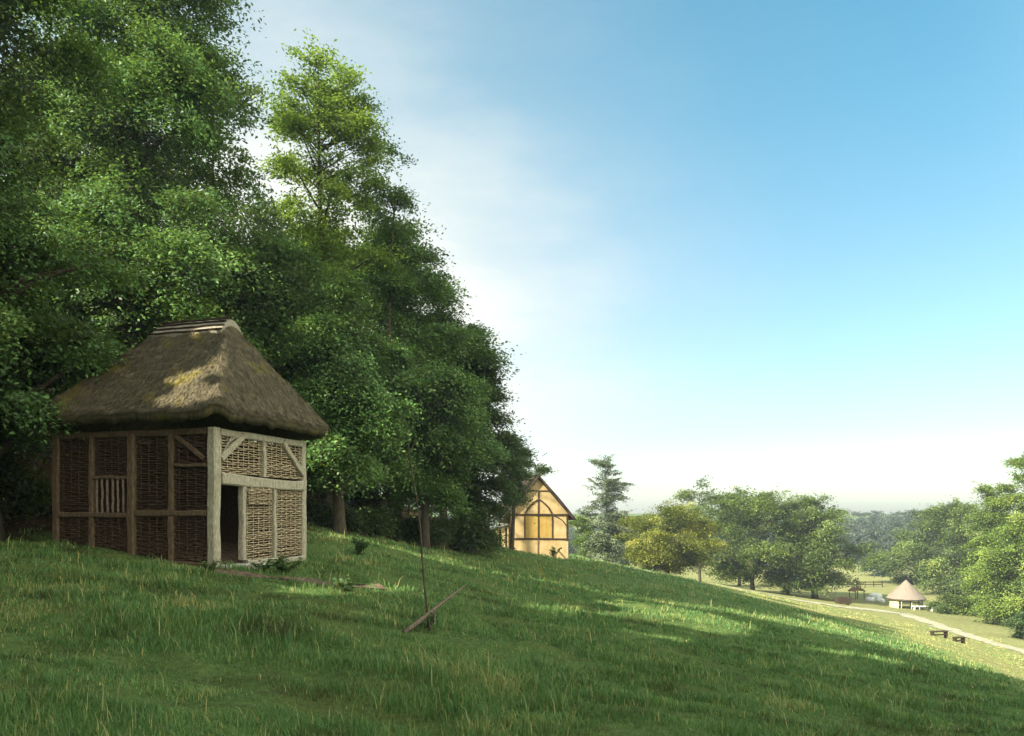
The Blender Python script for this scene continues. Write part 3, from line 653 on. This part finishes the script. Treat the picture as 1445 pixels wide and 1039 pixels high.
for k, (a, b) in enumerate(ys):
    wattle('f', a, b, 0.1+0.045*a, 1.13, 'wattle_shaded', 10+k)
    wattle('f', a, b, 1.28 if k != 2 else 2.08, 2.97, 'wattle_shaded', 20+k)
sh = wattle('r', 1.10, 2.02, 1.42, 1.82, 'wattle', 40, 'shutter', off=-0.075, step=0.04)
mb = MB(3); mb.box((3.64, 2.3, 1.5), (0.06, 4.2, 3.1)); mb.build('back_wall', M['wattle_shaded'], shed)
mb = MB(3); mb.box((1.85, 4.54, 1.6), (3.3, 0.06, 3.0)); mb.build('end_wall', M['wattle_shaded'], shed)
mb = MB(4); mb.loft([[(0.2, 0.2, -0.2), (3.5, 0.2, -0.2), (3.5, 0.2, 0.03), (0.2, 0.2, 0.03)], [(0.2, 4.4, 0.3), (3.5, 4.4, 0.3), (3.5, 4.4, 0.82), (0.2, 4.4, 0.82)]]); mb.build('floor', M['soil'], shed)
mb = MB(5)
mb.beam((0.05, -0.10, -0.03), (1.75, -0.12, -0.06), 0.34, 0.17, wob=0.02); mb.build('doorstep', M['stone'], shed)
mb = MB(6); rr = random.Random(4)
for k in range(11):
    x = 0.3+k*0.4; mb.beam((-0.06, x-0.19, -0.16+0.035*k), (-0.06, x+0.19, -0.15+0.035*k), 0.22, 0.2, seg=3, wob=0.02, ch=0.3)
mb.build('plinth', M['bark'], shed)

EO = 0.45; EZ = 3.46; RZ = 6.1; EX = SX+0.72; RC = (EX-EO)/2
def roof_z(x, y):
    s = (RZ-EZ)/((EX+EO)/2); hr = (RZ-EZ)/(1.16+EO); hl = (RZ-EZ)/(1.62+EO)
    p = np.stack([EZ+(x+EO)*s, EZ+(EX-x)*s, EZ+(y+EO)*hr, EZ+(SY+EO-y)*hl, np.full_like(x, RZ+0.03)])
    k = 9.0; mn = p.min(0)
    return mn-np.log(np.exp(-k*(p-mn)).sum(0))/k
_tn = WaveNoise(61, 0.5); _tn2 = WaveNoise(62, 0.16)
def round_rect(x, y, r=0.5):
    x0, x1, y0, y1 = -EO+r, EX-r, -EO+r, SY+EO-r
    dx = x-np.clip(x, x0, x1); dy = y-np.clip(y, y0, y1)
    L = np.hypot(dx, dy); mx = np.maximum(abs(dx), abs(dy)); s = np.where(L > 1e-6, mx/np.maximum(L, 1e-6), 1)
    return x-dx+dx*s, y-dy+dy*s
def thatch_roof():
    nx, ny = 84, 100
    gx, gy = np.meshgrid(np.linspace(-EO, EX, nx), np.linspace(-EO, SY+EO, ny), indexing='ij')
    x, y = round_rect(gx.ravel(), gy.ravel()); z = roof_z(x, y)
    P = np.stack([x, y, z], 1); z = z+0.018*_tn(P)+0.008*_tn2(P)
    top = np.stack([x, y, z], 1)
    cx, cy = RC, SY/2
    bot = np.stack([cx+(x-cx)*0.97, cy+(y-cy)*0.97, z-0.22], 1)
    V = np.concatenate([top, bot]); n = nx*ny
    i = np.arange(nx-1)[:, None]*ny; j = np.arange(ny-1)[None]
    q = np.stack([i+j, i+ny+j, i+ny+j+1, i+j+1], 2).reshape(-1, 4)
    ring = [a*ny for a in range(nx)]+[(nx-1)*ny+b for b in range(1, ny)]+[a*ny+ny-1 for a in range(nx-2, -1, -1)]+[b for b in range(ny-2, 0, -1)]
    ring = np.array(ring); r2 = np.roll(ring, -1)
    side = np.stack([ring, ring+n, r2+n, r2], 1)
    faces = np.concatenate([q, q[:, ::-1]+n, side])
    rng = np.random.default_rng(3); tone = rng.uniform(0.35, 0.65, len(faces))
    # straws lying down the slope, ragged at the eaves
    m = 42000; sx = rng.uniform(-EO, EX, m); sy = rng.uniform(-EO, SY+EO, m)
    e = rng.uniform(0, 1, m) < 0.26
    side_ = rng.integers(0, 4, m); j_ = rng.uniform(0.0, 0.06, m)
    sx = np.where(e & (side_ == 0), -EO+j_, np.where(e & (side_ == 1), EX-j_, sx)); sy = np.where(e & (side_ == 2), -EO+j_, np.where(e & (side_ == 3), SY+EO-j_, sy))
    sx, sy = round_rect(sx, sy); h = 0.02
    gx_ = (roof_z(sx+h, sy)-roof_z(sx-h, sy))/(2*h); gy_ = (roof_z(sx, sy+h)-roof_z(sx, sy-h))/(2*h)
    g = np.hypot(gx_, gy_)+1e-4; d = unit(np.stack([-gx_/g, -gy_/g, -g], 1)+rng.normal(0, 0.12, (m, 3)))
    sd = unit(np.cross(d, (0, 0, 1.0))); nrm = np.cross(sd, d); nrm[nrm[:, 2] < 0] *= -1
    c = np.stack([sx, sy, roof_z(sx, sy)+0.018*_tn(np.stack([sx, sy, roof_z(sx, sy)], 1))], 1)
    L = rng.uniform(0.10, 0.26, m)[:, None]; L[e] *= 0.6; w = rng.uniform(0.005, 0.013, m)[:, None]
    a = c-d*L*0.5-nrm*0.012; b = c+d*L*0.5+nrm*rng.uniform(0.004, 0.028, m)[:, None]
    SV = np.stack([a-sd*w, a+sd*w, b+sd*w*0.5, b-sd*w*0.5], 1).reshape(-1, 3)
    SF = np.arange(4*m).reshape(-1, 4)+len(V)
    tone = np.concatenate([tone, rng.uniform(0, 1, m)])
    me = np_mesh('roof', np.concatenate([V, SV]), np.concatenate([faces, SF]), 4, {'tone': ('FACE', tone)})
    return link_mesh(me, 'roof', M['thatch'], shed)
roof = thatch_roof()
# ridge: saddle of thatch held by rows of split rods
def ridge():
    rng = random.Random(8)
    mb = MB(8); ya, yb = 1.06, 3.08
    rings = []
    for k in range(15):
        y = ya-0.03+(yb-ya+0.06)*k/14; sec = []
        for x in np.linspace(-0.46, 0.46, 9):
            zz = float(roof_z(np.array([RC+x]), np.array([min(max(y, 1.15), 2.98)]))[0])
            sec.append((RC+x, y, zz+0.07+0.02*rng.random()))
        sec += [(RC+0.44, y, sec[-1][2]-0.12), (RC-0.44, y, sec[0][2]-0.12)]
        rings.append(sec)
    mb.loft(rings); cap = mb.build('ridge_cap', M['ridge'], roof)
    for x in (-0.46, -0.34, -0.22, -0.10, 0.02, 0.16, 0.30, 0.45):
        mb = MB(40); zz = [float(roof_z(np.array([RC+x]), np.array([2.2]))[0])+0.10]
        inset = max(0, abs(x)-0.2)*-0.25
        pts = [(RC+x+rng.uniform(-.008, .008), y, zz[0]+rng.uniform(-.01, .012)) for y in np.linspace(ya+inset, yb-inset, 9)]
        mb.tube(pts, 0.026, 6); mb.build('ridge_rod', M['timber_dark'], roof)
ridge()
# loose thatch end at the door corner: a rick of sticks under the eave
mb = MB(12)
for k in range(4): mb.tube([(0.28+0.05*k, -0.03, 2.62+0.08*k), (0.55+0.09*k, -0.05, 2.98)], 0.012, 5)
mb.build('lath', M['timber'], shed)

# ------------------------------------------------------------------ timber framed house
house = empty('timber_framed_house', (HOUSE[0], HOUSE[1], HOUSE_Z), HOUSE_R)
tag(house, 'ochre plastered timber framed house with dark beams and steep gable facing the meadow', 'house')
HW, WH, AP, HD = 2.5, 3.5, 6.5, 7.0
mb = MB(1)
sec = [(-HW, -0.6), (HW, -0.6), (HW, WH), (0, AP-0.12), (-HW, WH)]
mb.loft([[(x, 0.0, z) for x, z in sec], [(x, HD, z) for x, z in sec]]); mb.build('wall', M['plaster'], house)
for k, (a, b, c) in enumerate([(-1.08,-0.07,0.3),(0.07,1.10,0.2)]):
    mb = MB(2); mb.box(((a+b)/2, 0.005, 2.52), (b-a, 0.03, 1.86)); mb.build('plaster_panel', M['ochre'], house)
def hb(name, x0, z0, x1, z1, w, curve=0.0, seed=0, out=-0.035, m='timber_dark'):
    mb = MB(seed); mb.beam((x0, out+0.04, z0), (x1, out+0.04, z1), 0.1, w, up=(-(z1-z0), 0, x1-x0), curve=curve, seg=8, wob=0.008); return mb.build(name, M[m], house)
hb('tie_beam', -2.72, 3.46, 2.72, 3.44, 0.17, seed=1, out=-0.05); hb('mid_rail', -2.4, 1.47, 2.4, 1.42, 0.16, seed=2, curve=0.03)
hb('collar', -0.86, 5.42, 0.86, 5.40, 0.10, seed=3)
hb('king_post', 0, 3.55, 0, 5.36, 0.13, seed=4); hb('stud', 0, 1.56, 0, 3.36, 0.12, seed=5); hb('stud', -1.15, 1.56, -1.15, 3.37, 0.11, seed=6); hb('stud', 1.17, 1.55, 1.17, 3.35, 0.11, seed=7)
hb('stud', -0.05, -0.1, -0.03, 1.36, 0.10, seed=8, m='timber_brown')
hb('arch_brace', -1.12, 3.56, -0.08, 4.68, 0.13, curve=0.12, seed=9, out=-0.045); hb('arch_brace', 0.08, 4.68, 1.12, 3.55, 0.13, curve=0.12, seed=10, out=-0.045)
hb('corner_brace', 1.35, 3.33, 2.32, 2.55, 0.08, curve=0.12, seed=11); hb('post', 2.41, 1.3, 2.41, 3.36, 0.17, seed=12); hb('post', -2.41, -0.2, -2.41, 3.37, 0.2, seed=13)
hb('post', 2.43, -0.2, 2.43, 1.28, 0.10, seed=14, m='timber')
def slab(sgn):
    mb = MB(5); ex = 2.98; ez = 3.02; rings = []
    ax, az = 0.0, AP+0.06; ux, uz = ex-ax, ez-az; L = math.hypot(ux, uz); nx_, nz_ = -uz/L, ux/L
    for y in np.linspace(-0.28, HD+0.3, 16):
        j = 0.03*math.sin(y*2.1)
        rings.append([(sgn*(ax+ux*t+nx_*h_*(1 if t > 0 else 0)), y, az+uz*t+nz_*h_*(1 if t > 0 else 1.3)+j*t) for t, h_ in ((0, -0.04), (0.5, -0.06), (1, -0.04), (1.0, 0.16), (0.5, 0.18), (0, 0.16))])
    mb.loft(rings); return mb.build('roof', M['tile'], house)
slab(1); slab(-1)
mb = MB(6); mb.tube([(0, -0.3, AP+0.2), (0, 3, AP+0.18), (0, HD+0.3, AP+0.2)], 0.11, 8); mb.build('ridge_tile', M['tile'], house)
# the small outshot on the left
mb = MB(7); sec = [(-HW-1.22, -0.5), (-HW+0.0, -0.5), (-HW+0.0, 2.5), (-HW-1.22, 2.2)]
mb.loft([[(x, 0.55, z) for x, z in sec], [(x, 2.9, z) for x, z in sec]]); outshot = mb.build('outshot', M['cream'], house)
for k, (x0, z0, x1, z1, w) in enumerate([(-3.68,-0.1,-3.68,2.15,0.1),(-3.12,-0.1,-3.12,2.25,0.14),(-2.62,-0.1,-2.62,2.35,0.16),(-3.62,1.2,-3.2,1.22,0.09)]):
    mb = MB(60+k); mb.beam((x0, 0.53, z0), (x1, 0.53, z1), 0.08, w, up=(-(z1-z0), 0, x1-x0)); mb.build('outshot_beam', M['timber_dark'], house)
mb = MB(8); sec = [(-HW-1.5, 2.22), (-HW+0.02, 2.62), (-HW+0.02, 2.78), (-HW-1.5, 2.36)]
mb.loft([[(x, 0.3, z) for x, z in sec], [(x, 3.1, z) for x, z in sec]]); mb.build('outshot_roof', M['stone'], house)
# plant in front of the gable
def weed(name, label, pt, h, n, m, seed, spread=0.25, leafy=True, cat='plant'):
    rng = random.Random(seed); root = empty(name, pt); tag(root, label, cat)
    mb = MB(seed); tips = []
    for k in range(n):
        a = rng.uniform(0, 6.28); hh = h*rng.uniform(0.6, 1.0); d = spread*rng.uniform(0.2, 1)
        pts = [(math.cos(a)*d*t**1.6+0.03*math.cos(a), math.sin(a)*d*t**1.6+0.03*math.sin(a), -0.03+hh*t) for t in (0, 0.35, 0.7, 1)]
        mb.tube(pts, [0.012*h+0.002, 0.010*h, 0.006*h, 0.002*h], 5); tips.append(pts)
    mb.build('stem', M[m if not leafy else 'bark'], root)
    if leafy:
        nr = np.random.default_rng(seed); C = []
        for pts in tips:
            for _ in range(9):
                t = nr.uniform(0.25, 1); i = min(int(t*3), 2); f = t*3-i
                C.append(np.array(pts[i])*(1-f)+np.array(pts[i+1])*f)
        C = np.array(C)+nr.normal(0, 0.06*h, (len(C), 3)); C[:, 2] = np.maximum(C[:, 2], 0.02); nn = unit(nr.normal(0, 0.5, C.shape)+np.array([0, 0, 1]))
        ax = unit(np.cross(nn, nr.normal(size=C.shape))); V = leaf_quads(nr, C, ax, np.cross(nn, ax), nn, 0.22*h+0.03)
        link_mesh(np_mesh('leaf', V, np.arange(len(V)), 4, {'tone': ('FACE', nr.uniform(0.1, 0.9, len(C)))}), 'foliage', M[m], root)
    return root
def at(px, py, **k): return hit(px, py, **k)
hp = (HOUSE[0]+1.25, HOUSE[1]-0.6); weed('garden_plant', 'dark spindly plant growing in front of the house gable', (hp[0], hp[1], h1(*hp)), 1.2, 9, 'leaf_dark', 5, 0.5)
weed('weed_clump', 'leafy weed clump at the far corner of the wattle wall', at(404, 808), 0.42, 26, 'weed', 6, 0.45)
weed('weed_clump', 'grey-green weeds beside the pale doorstep of the shed', at(372, 806), 0.30, 18, 'weed', 7, 0.3)
weed('weed', 'low broad-leaved weed on the sunlit strip right of the shed', at(488, 838), 0.42, 12, 'weed', 8, 0.3)
weed('thistle', 'pale thistle clump on the grass bank under the wood', at(508, 783), 0.7, 12, 'weed', 9, 0.35)
weed('dry_grass_stem', 'tall straw-yellow grass stems standing below the house', at(762, 816), 1.1, 5, 'straw_stem', 10, 0.22, leafy=False, cat='grass stems')
weed('weed', 'dark weed tuft at the front foot of the shed corner post', at(296, 806), 0.3, 10, 'weed', 11, 0.25)
weed('weed', 'low weed growing at the base of the bare sapling', at(600, 886), 0.26, 10, 'weed', 12, 0.25)

# ------------------------------------------------------------------ bare sapling and fallen branch
sb = at(605, 890); Ys = sb[1]
sap = empty('sapling', sb); tag(sap, 'thin bare sapling bending upright from the grass in the middle of the meadow', 'sapling')
def rel(px, py, dy=0.0): return np.array(W(px, py, Ys+dy))-sb
mb = MB(1); pts = [rel(606, 893), rel(604, 870), rel(600, 835), rel(596, 790), rel(593, 745), rel(588, 705), rel(581, 665), rel(576, 625), rel(572, 590)]
mb.tube(pts, [0.022, 0.018, 0.017, 0.016, 0.015, 0.012, 0.010, 0.007, 0.003], 8); mb.build('stem', M['bark'], sap, True)
for k, (a, b, c) in enumerate([((588,705),(596,690),(602,672)),((581,665),(574,650),(568,640)),((596,790),(603,780),(607,764)),((578,640),(585,625),(588,612))]):
    mb = MB(k); mb.tube([rel(*a), rel(*b, 0.05*k), rel(*c, 0.1*k-0.1)], [0.008, 0.005, 0.002], 5); mb.build('twig', M['bark'], sap)
mb = MB(7); mb.tube([rel(600, 862, -0.1), rel(605, 875, -0.12), rel(609, 893, -0.14)], [0.008, 0.009, 0.01], 5); mb.build('side_shoot', M['bark'], sap)
bl = at(570, 893); br = empty('fallen_branch', bl); tag(br, 'fallen grey branch lying propped aslant against the foot of the sapling', 'branch')
mb = MB(2); q = [W(570, 893, bl[1]), W(590, 878, bl[1]+0.25), W(607, 864, bl[1]+0.5), W(632, 845, bl[1]+0.9), W(658, 825, bl[1]+1.3)]
mb.tube([np.array(p)-bl for p in q], [0.042, 0.037, 0.030, 0.021, 0.010], 8); mb.build('branch_wood', M['stick'], br, True)
mb = MB(3); mb.tube([np.array(q[2])-bl, np.array(W(614, 868, bl[1]+0.35))-bl, np.array(W(613, 882, bl[1]+0.2))-bl], [0.018, 0.013, 0.008], 6); mb.build('side_shoot', M['stick'], br)

# ------------------------------------------------------------------ round hut in the valley
HX, HY = (1278.5-CX)/F*118, 118.0; hz = h1(HX, HY)
hut = empty('round_hut', (HX, HY, hz)); tag(hut, 'round open-sided hut with conical grey thatched roof beside the track', 'hut')
mb = MB(1); rng = random.Random(2); n = 28; rings = []
for t in np.linspace(0, 1, 9):
    r = 0.06+2.72*t; z = 4.25-2.7*t; rings.append([(r*math.cos(2*PI*i/n)*(1+0.02*rng.uniform(-1, 1)), r*math.sin(2*PI*i/n), z+0.04*rng.uniform(-1, 1)) for i in range(n)])
rings.append([(2.62*math.cos(2*PI*i/n), 2.62*math.sin(2*PI*i/n), 1.38) for i in range(n)]); rings.append([(0.3*math.cos(2*PI*i/n), 0.3*math.sin(2*PI*i/n), 3.8) for i in range(n)])
mb.loft(rings); mb.build('roof', M['hut_thatch'], hut)
for i in range(10):
    a = 2*PI*i/10+0.2; mb = MB(i); mb.beam((2.2*math.cos(a), 2.2*math.sin(a), -0.3), (2.2*math.cos(a), 2.2*math.sin(a), 1.75), 0.16, 0.16, up=(math.cos(a), math.sin(a), 0)); mb.build('post', M['timber'], hut)
mb = MB(4)
for a0 in np.linspace(math.radians(120), math.radians(216), 9)[:-1]:
    a1 = a0+math.radians(12.0); p = [(2.12*math.cos(a0), 2.12*math.sin(a0)), (2.12*math.cos(a1), 2.12*math.sin(a1))]
    mb.beam((*p[0], 0.68), (*p[1], 0.68), 0.1, 1.6, seg=1, wob=0)
mb.build('wall', M['cream'], hut)
mb = MB(5)
for a0 in np.linspace(math.radians(-70), math.radians(120), 14)[:-1]:
    a1 = a0+math.radians(14.6); mb.beam((2.2*math.cos(a0), 2.2*math.sin(a0), 0.75), (2.2*math.cos(a1), 2.2*math.sin(a1), 0.75), 0.08, 0.14, seg=1, wob=0)
mb.build('rail', M['timber'], hut)
bx, by = HX+1.0, HY-3.0
tb = empty('plank_bench', (bx, by, h1(bx, by))); tag(tb, 'pale plank bench standing in front of the round hut', 'bench')
mb = MB(6); mb.beam((-1.6, 0, 0.62), (1.6, 0, 0.62), 0.5, 0.1); mb.build('seat', M['white'], tb)
for sx_ in (-1.3, 1.3):
    mb = MB(7); mb.beam((sx_, 0, -0.1), (sx_, 0, 0.56), 0.4, 0.12, up=(1, 0, 0)); mb.build('leg', M['white'], tb)

def bench(name, label, px, py, length, h, m, y0=30, back=False):
    p = at(px, py, y0=y0); o = empty(name, p, 0.25); tag(o, label, 'bench')
    mb = MB(1); mb.beam((-length/2, 0, h), (length/2, 0, h), 0.42, 0.09); mb.build('seat', M[m], o)
    mb = MB(2); mb.beam((-length/2+0.03, -0.14, h*0.45), (length/2-0.03, -0.14, h*0.45), 0.06, 0.12); mb.build('rail', M[m], o)
    for s in (-1, 1):
        mb = MB(3); mb.beam((s*(length/2-0.1), 0, -0.12), (s*(length/2-0.1), 0, h-0.05), 0.36, 0.1, up=(1, 0, 0)); mb.build('leg', M[m], o)
    return o
bench('garden_bench', 'longer dark wooden bench on the sunlit slope below the pale track', 1325, 899, 1.6, 0.48, 'timber_dark')
bench('garden_bench', 'shorter dark wooden bench nearer the right edge on the sunlit slope', 1353, 907, 1.0, 0.42, 'timber_dark')
p = at(1190, 853, y0=60); tr = empty('water_trough', p, 0.1); tag(tr, 'dark wooden trough in the tree shadow by the track', 'trough')
mb = MB(1)
for b in (((0,-0.42,0.5),(1.7,0.08,0.8)),((0,0.42,0.5),(1.7,0.08,0.8)),((-0.86,0,0.5),(0.08,0.92,0.82)),((0.86,0,0.5),(0.08,0.92,0.82)),((0,0,0.2),(1.62,0.74,0.08))): mb.box(*b)
mb.build('tank', M['timber_dark'], tr)
for sx_ in (-0.6, 0.6):
    mb = MB(2); mb.beam((sx_, 0, -0.15), (sx_, 0, 0.14), 0.7, 0.14, up=(1, 0, 0)); mb.build('leg', M['timber_dark'], tr)
# stones and a small red-roofed shelter left of the hut
rr = random.Random(5)
for k, (px, py, s, lab) in enumerate([(1228,849,0.7,'leftmost white stone block beside the track left of the round hut'),(1236,846,0.95,'tallest white stone block beside the track left of the round hut'),(1243,850,0.6,'small white stone block nearest the round hut')]):
    p = at(px, py, y0=60); o = empty('stone_block', p); tag(o, lab, 'stone', 'white stones by the track')
    nr = np.random.default_rng(k); mb = MB(k); rings = []
    for t in np.linspace(0, 1, 5):
        f = (0.9+0.3*math.sin(t*2.6))*(1 if t < 0.9 else 0.7)
        rings.append([(s*f*math.cos(2*PI*i/8)*nr.uniform(0.85, 1.1), s*0.7*f*math.sin(2*PI*i/8)*nr.uniform(0.85, 1.1), -0.1+t*s*1.2) for i in range(8)])
    mb.loft(rings); mb.build('stone_block', M['white'], o)
p = at(1209, 850, y0=60); p = np.array([p[0]*1.06, p[1]*1.06, 0]); p[2] = h1(p[0], p[1])
o = empty('field_shelter', p, 0.3); tag(o, 'little open shelter with red-brown roof behind the trough', 'shelter')
mb = MB(1); mb.loft([[(-1.1, y, 1.35), (0, y, 1.95), (1.1, y, 1.35), (1.1, y, 1.45), (0, y, 2.07), (-1.1, y, 1.45)] for y in (-0.9, 0.9)]); mb.build('roof', M['red_roof'], o)
for a in (-0.85, 0.85):
    for b in (-0.75, 0.75):
        mb = MB(2); mb.beam((a, b, -0.15), (a, b, 1.46), 0.12, 0.12, up=(0, 1, 0)); mb.build('post', M['timber_brown'], o)
# field fence across the valley meadow
fx0, fx1, fy = 0.42*160, 0.475*160, 160.0
fo = empty('field_fence', (fx0, fy, h1(fx0, fy))); tag(fo, 'dark wooden rail fence across the pale valley meadow', 'fence')
nP = 6
for k in range(nP):
    x = fx0+(fx1-fx0)*k/(nP-1); mb = MB(k); z = h1(x, fy)-fo.location[2]
    mb.beam((x-fx0, 0, z-0.3), (x-fx0, 0, z+1.25), 0.14, 0.14, up=(0, 1, 0)); mb.build('post', M['timber_dark'], fo)
for hgt in (0.55, 1.05):
    mb = MB(3); pr = []
    for k in range(nP):
        x = fx0+(fx1-fx0)*k/(nP-1); pr.append((x-fx0, -0.1, h1(x, fy)-fo.location[2]+hgt))
    mb.tube(pr, 0.09, 5); mb.build('rail', M['timber_dark'], fo)

# ------------------------------------------------------------------ air, sky, sun, camera
SKY_TINT = [(0,(1.0,1.02,0.95)),(0.045,(0.60,0.66,0.61)),(0.10,(0.42,0.51,0.47)),(0.30,(0.32,0.48,0.45)),(0.5,(0.17,0.52,0.50)),(1,(0.16,0.5,0.5))]; SKY_GLOW = (2.3, 2.3, 2.1); SKY_FILL = (5.9, 5.6, 4.6)
HAZE = 0.0005
if HAZE:
    mb = MB(1); mb.box((60, 210, 6), (560, 640, 66)); m, nt, out = mat('valley_haze')
    v = N(nt, 'ShaderNodeVolumePrincipled'); v.inputs['Density'].default_value = HAZE; v.inputs['Color'].default_value = (0.80, 0.88, 1.0, 1); v.inputs['Anisotropy'].default_value = 0.3
    nt.links.new(v.outputs[0], out.inputs['Volume']); hz_o = mb.build('haze', m); tag(hz_o, kind='stuff'); hz_o['label'] = 'thin blue summer haze filling the valley'
w = bpy.data.worlds.new('World'); sc.world = w; w.use_nodes = True; nt = w.node_tree; nt.nodes.clear()
out = nt.nodes.new('ShaderNodeOutputWorld'); bg = nt.nodes.new('ShaderNodeBackground'); sky = nt.nodes.new('ShaderNodeTexSky')
sky.sky_type = 'NISHITA'; sky.sun_disc = False; sky.sun_elevation = SUN_EL; sky.sun_rotation = math.atan2(S[0], S[1]); sky.air_density = 1.0; sky.dust_density = 2.0; sky.ozone_density = 1.0
bg.inputs[1].default_value = 0.14
tcw = N(nt, 'ShaderNodeTexCoord')
def lobe(d, stops, wisp=0.0):
    dt = N(nt, 'ShaderNodeVectorMath', operation='DOT_PRODUCT'); dt.inputs[1].default_value = tuple(unit(np.array(d, float)))
    nt.links.new(tcw.outputs['Generated'], dt.inputs[0]); v = dt.outputs['Value']
    if wisp:
        wm = N(nt, 'ShaderNodeMapping'); wm.inputs['Scale'].default_value = (2.2, 2.2, 7); wm.inputs['Rotation'].default_value = (0.2, 0.35, 0); nt.links.new(tcw.outputs['Generated'], wm.inputs[0])
        wn = noise(nt, wm.outputs[0], 1.6, 7, 0.62); ma = N(nt, 'ShaderNodeMath', operation='MULTIPLY_ADD'); nt.links.new(wn, ma.inputs[0]); ma.inputs[1].default_value = wisp; nt.links.new(v, ma.inputs[2]); v = ma.outputs[0]
    r = ramp(nt, stops, v); r.color_ramp.interpolation = 'B_SPLINE'; return r.outputs[0]
tint = mixc(nt, 1.0, sky.outputs[0], lobe((0, 0, 1), SKY_TINT), 'MULTIPLY')
skyc = mixc(nt, lobe((-0.35, 0.93, 0.06), [(0.50,(0,0,0)),(0.78,(0.05,0.05,0.05)),(0.90,(0.18,0.18,0.18)),(0.97,(0.66,0.66,0.66)),(1.0,(1,1,1))], 0.10), tint, SKY_GLOW)
cl = N(nt, 'ShaderNodeMapping'); cl.inputs['Scale'].default_value = (2, 2, 3); nt.links.new(tcw.outputs['Generated'], cl.inputs[0])
skyc = mixc(nt, lobe((0.80, -0.52, 0.30), [(0.30,(0,0,0)),(0.68,(1,1,1))]), skyc, SKY_FILL)  # unseen bright patch of sky added behind the camera to fill the shade
nt.links.new(skyc, bg.inputs[0]); nt.links.new(bg.outputs[0], out.inputs[0])
sl = bpy.data.lights.new('sun', 'SUN'); sl.energy = 5.0; sl.angle = math.radians(0.5); sl.color = (1.0, 0.90, 0.72)
so = bpy.data.objects.new('sun', sl); COL.objects.link(so)
from mathutils import Vector
so.rotation_euler = Vector((-S[0], -S[1], -S[2])).to_track_quat('-Z', 'Y').to_euler(); so.location = (-60, -40, 60)

cam = bpy.data.cameras.new('camera'); co = bpy.data.objects.new('camera', cam); COL.objects.link(co)
cam.sensor_width = 36; cam.lens = F/1445*36; cam.shift_y = (HZ-519.5)/1445; cam.clip_end = 9000; cam.clip_start = 0.05
co.location = (0, 0, 0); co.rotation_euler = (PI/2, 0, 0); sc.camera = co
sc.view_settings.view_transform = 'Standard'; sc.view_settings.look = 'None'; sc.view_settings.exposure = 1.8; sc.view_settings.gamma = 1
sc.cycles.use_denoising = True; sc.cycles.max_bounces = 6; sc.cycles.diffuse_bounces = 3; sc.cycles.transmission_bounces = 3; sc.cycles.glossy_bounces = 2; sc.cycles.volume_bounces = 0
print('leaves', NLEAF[0])
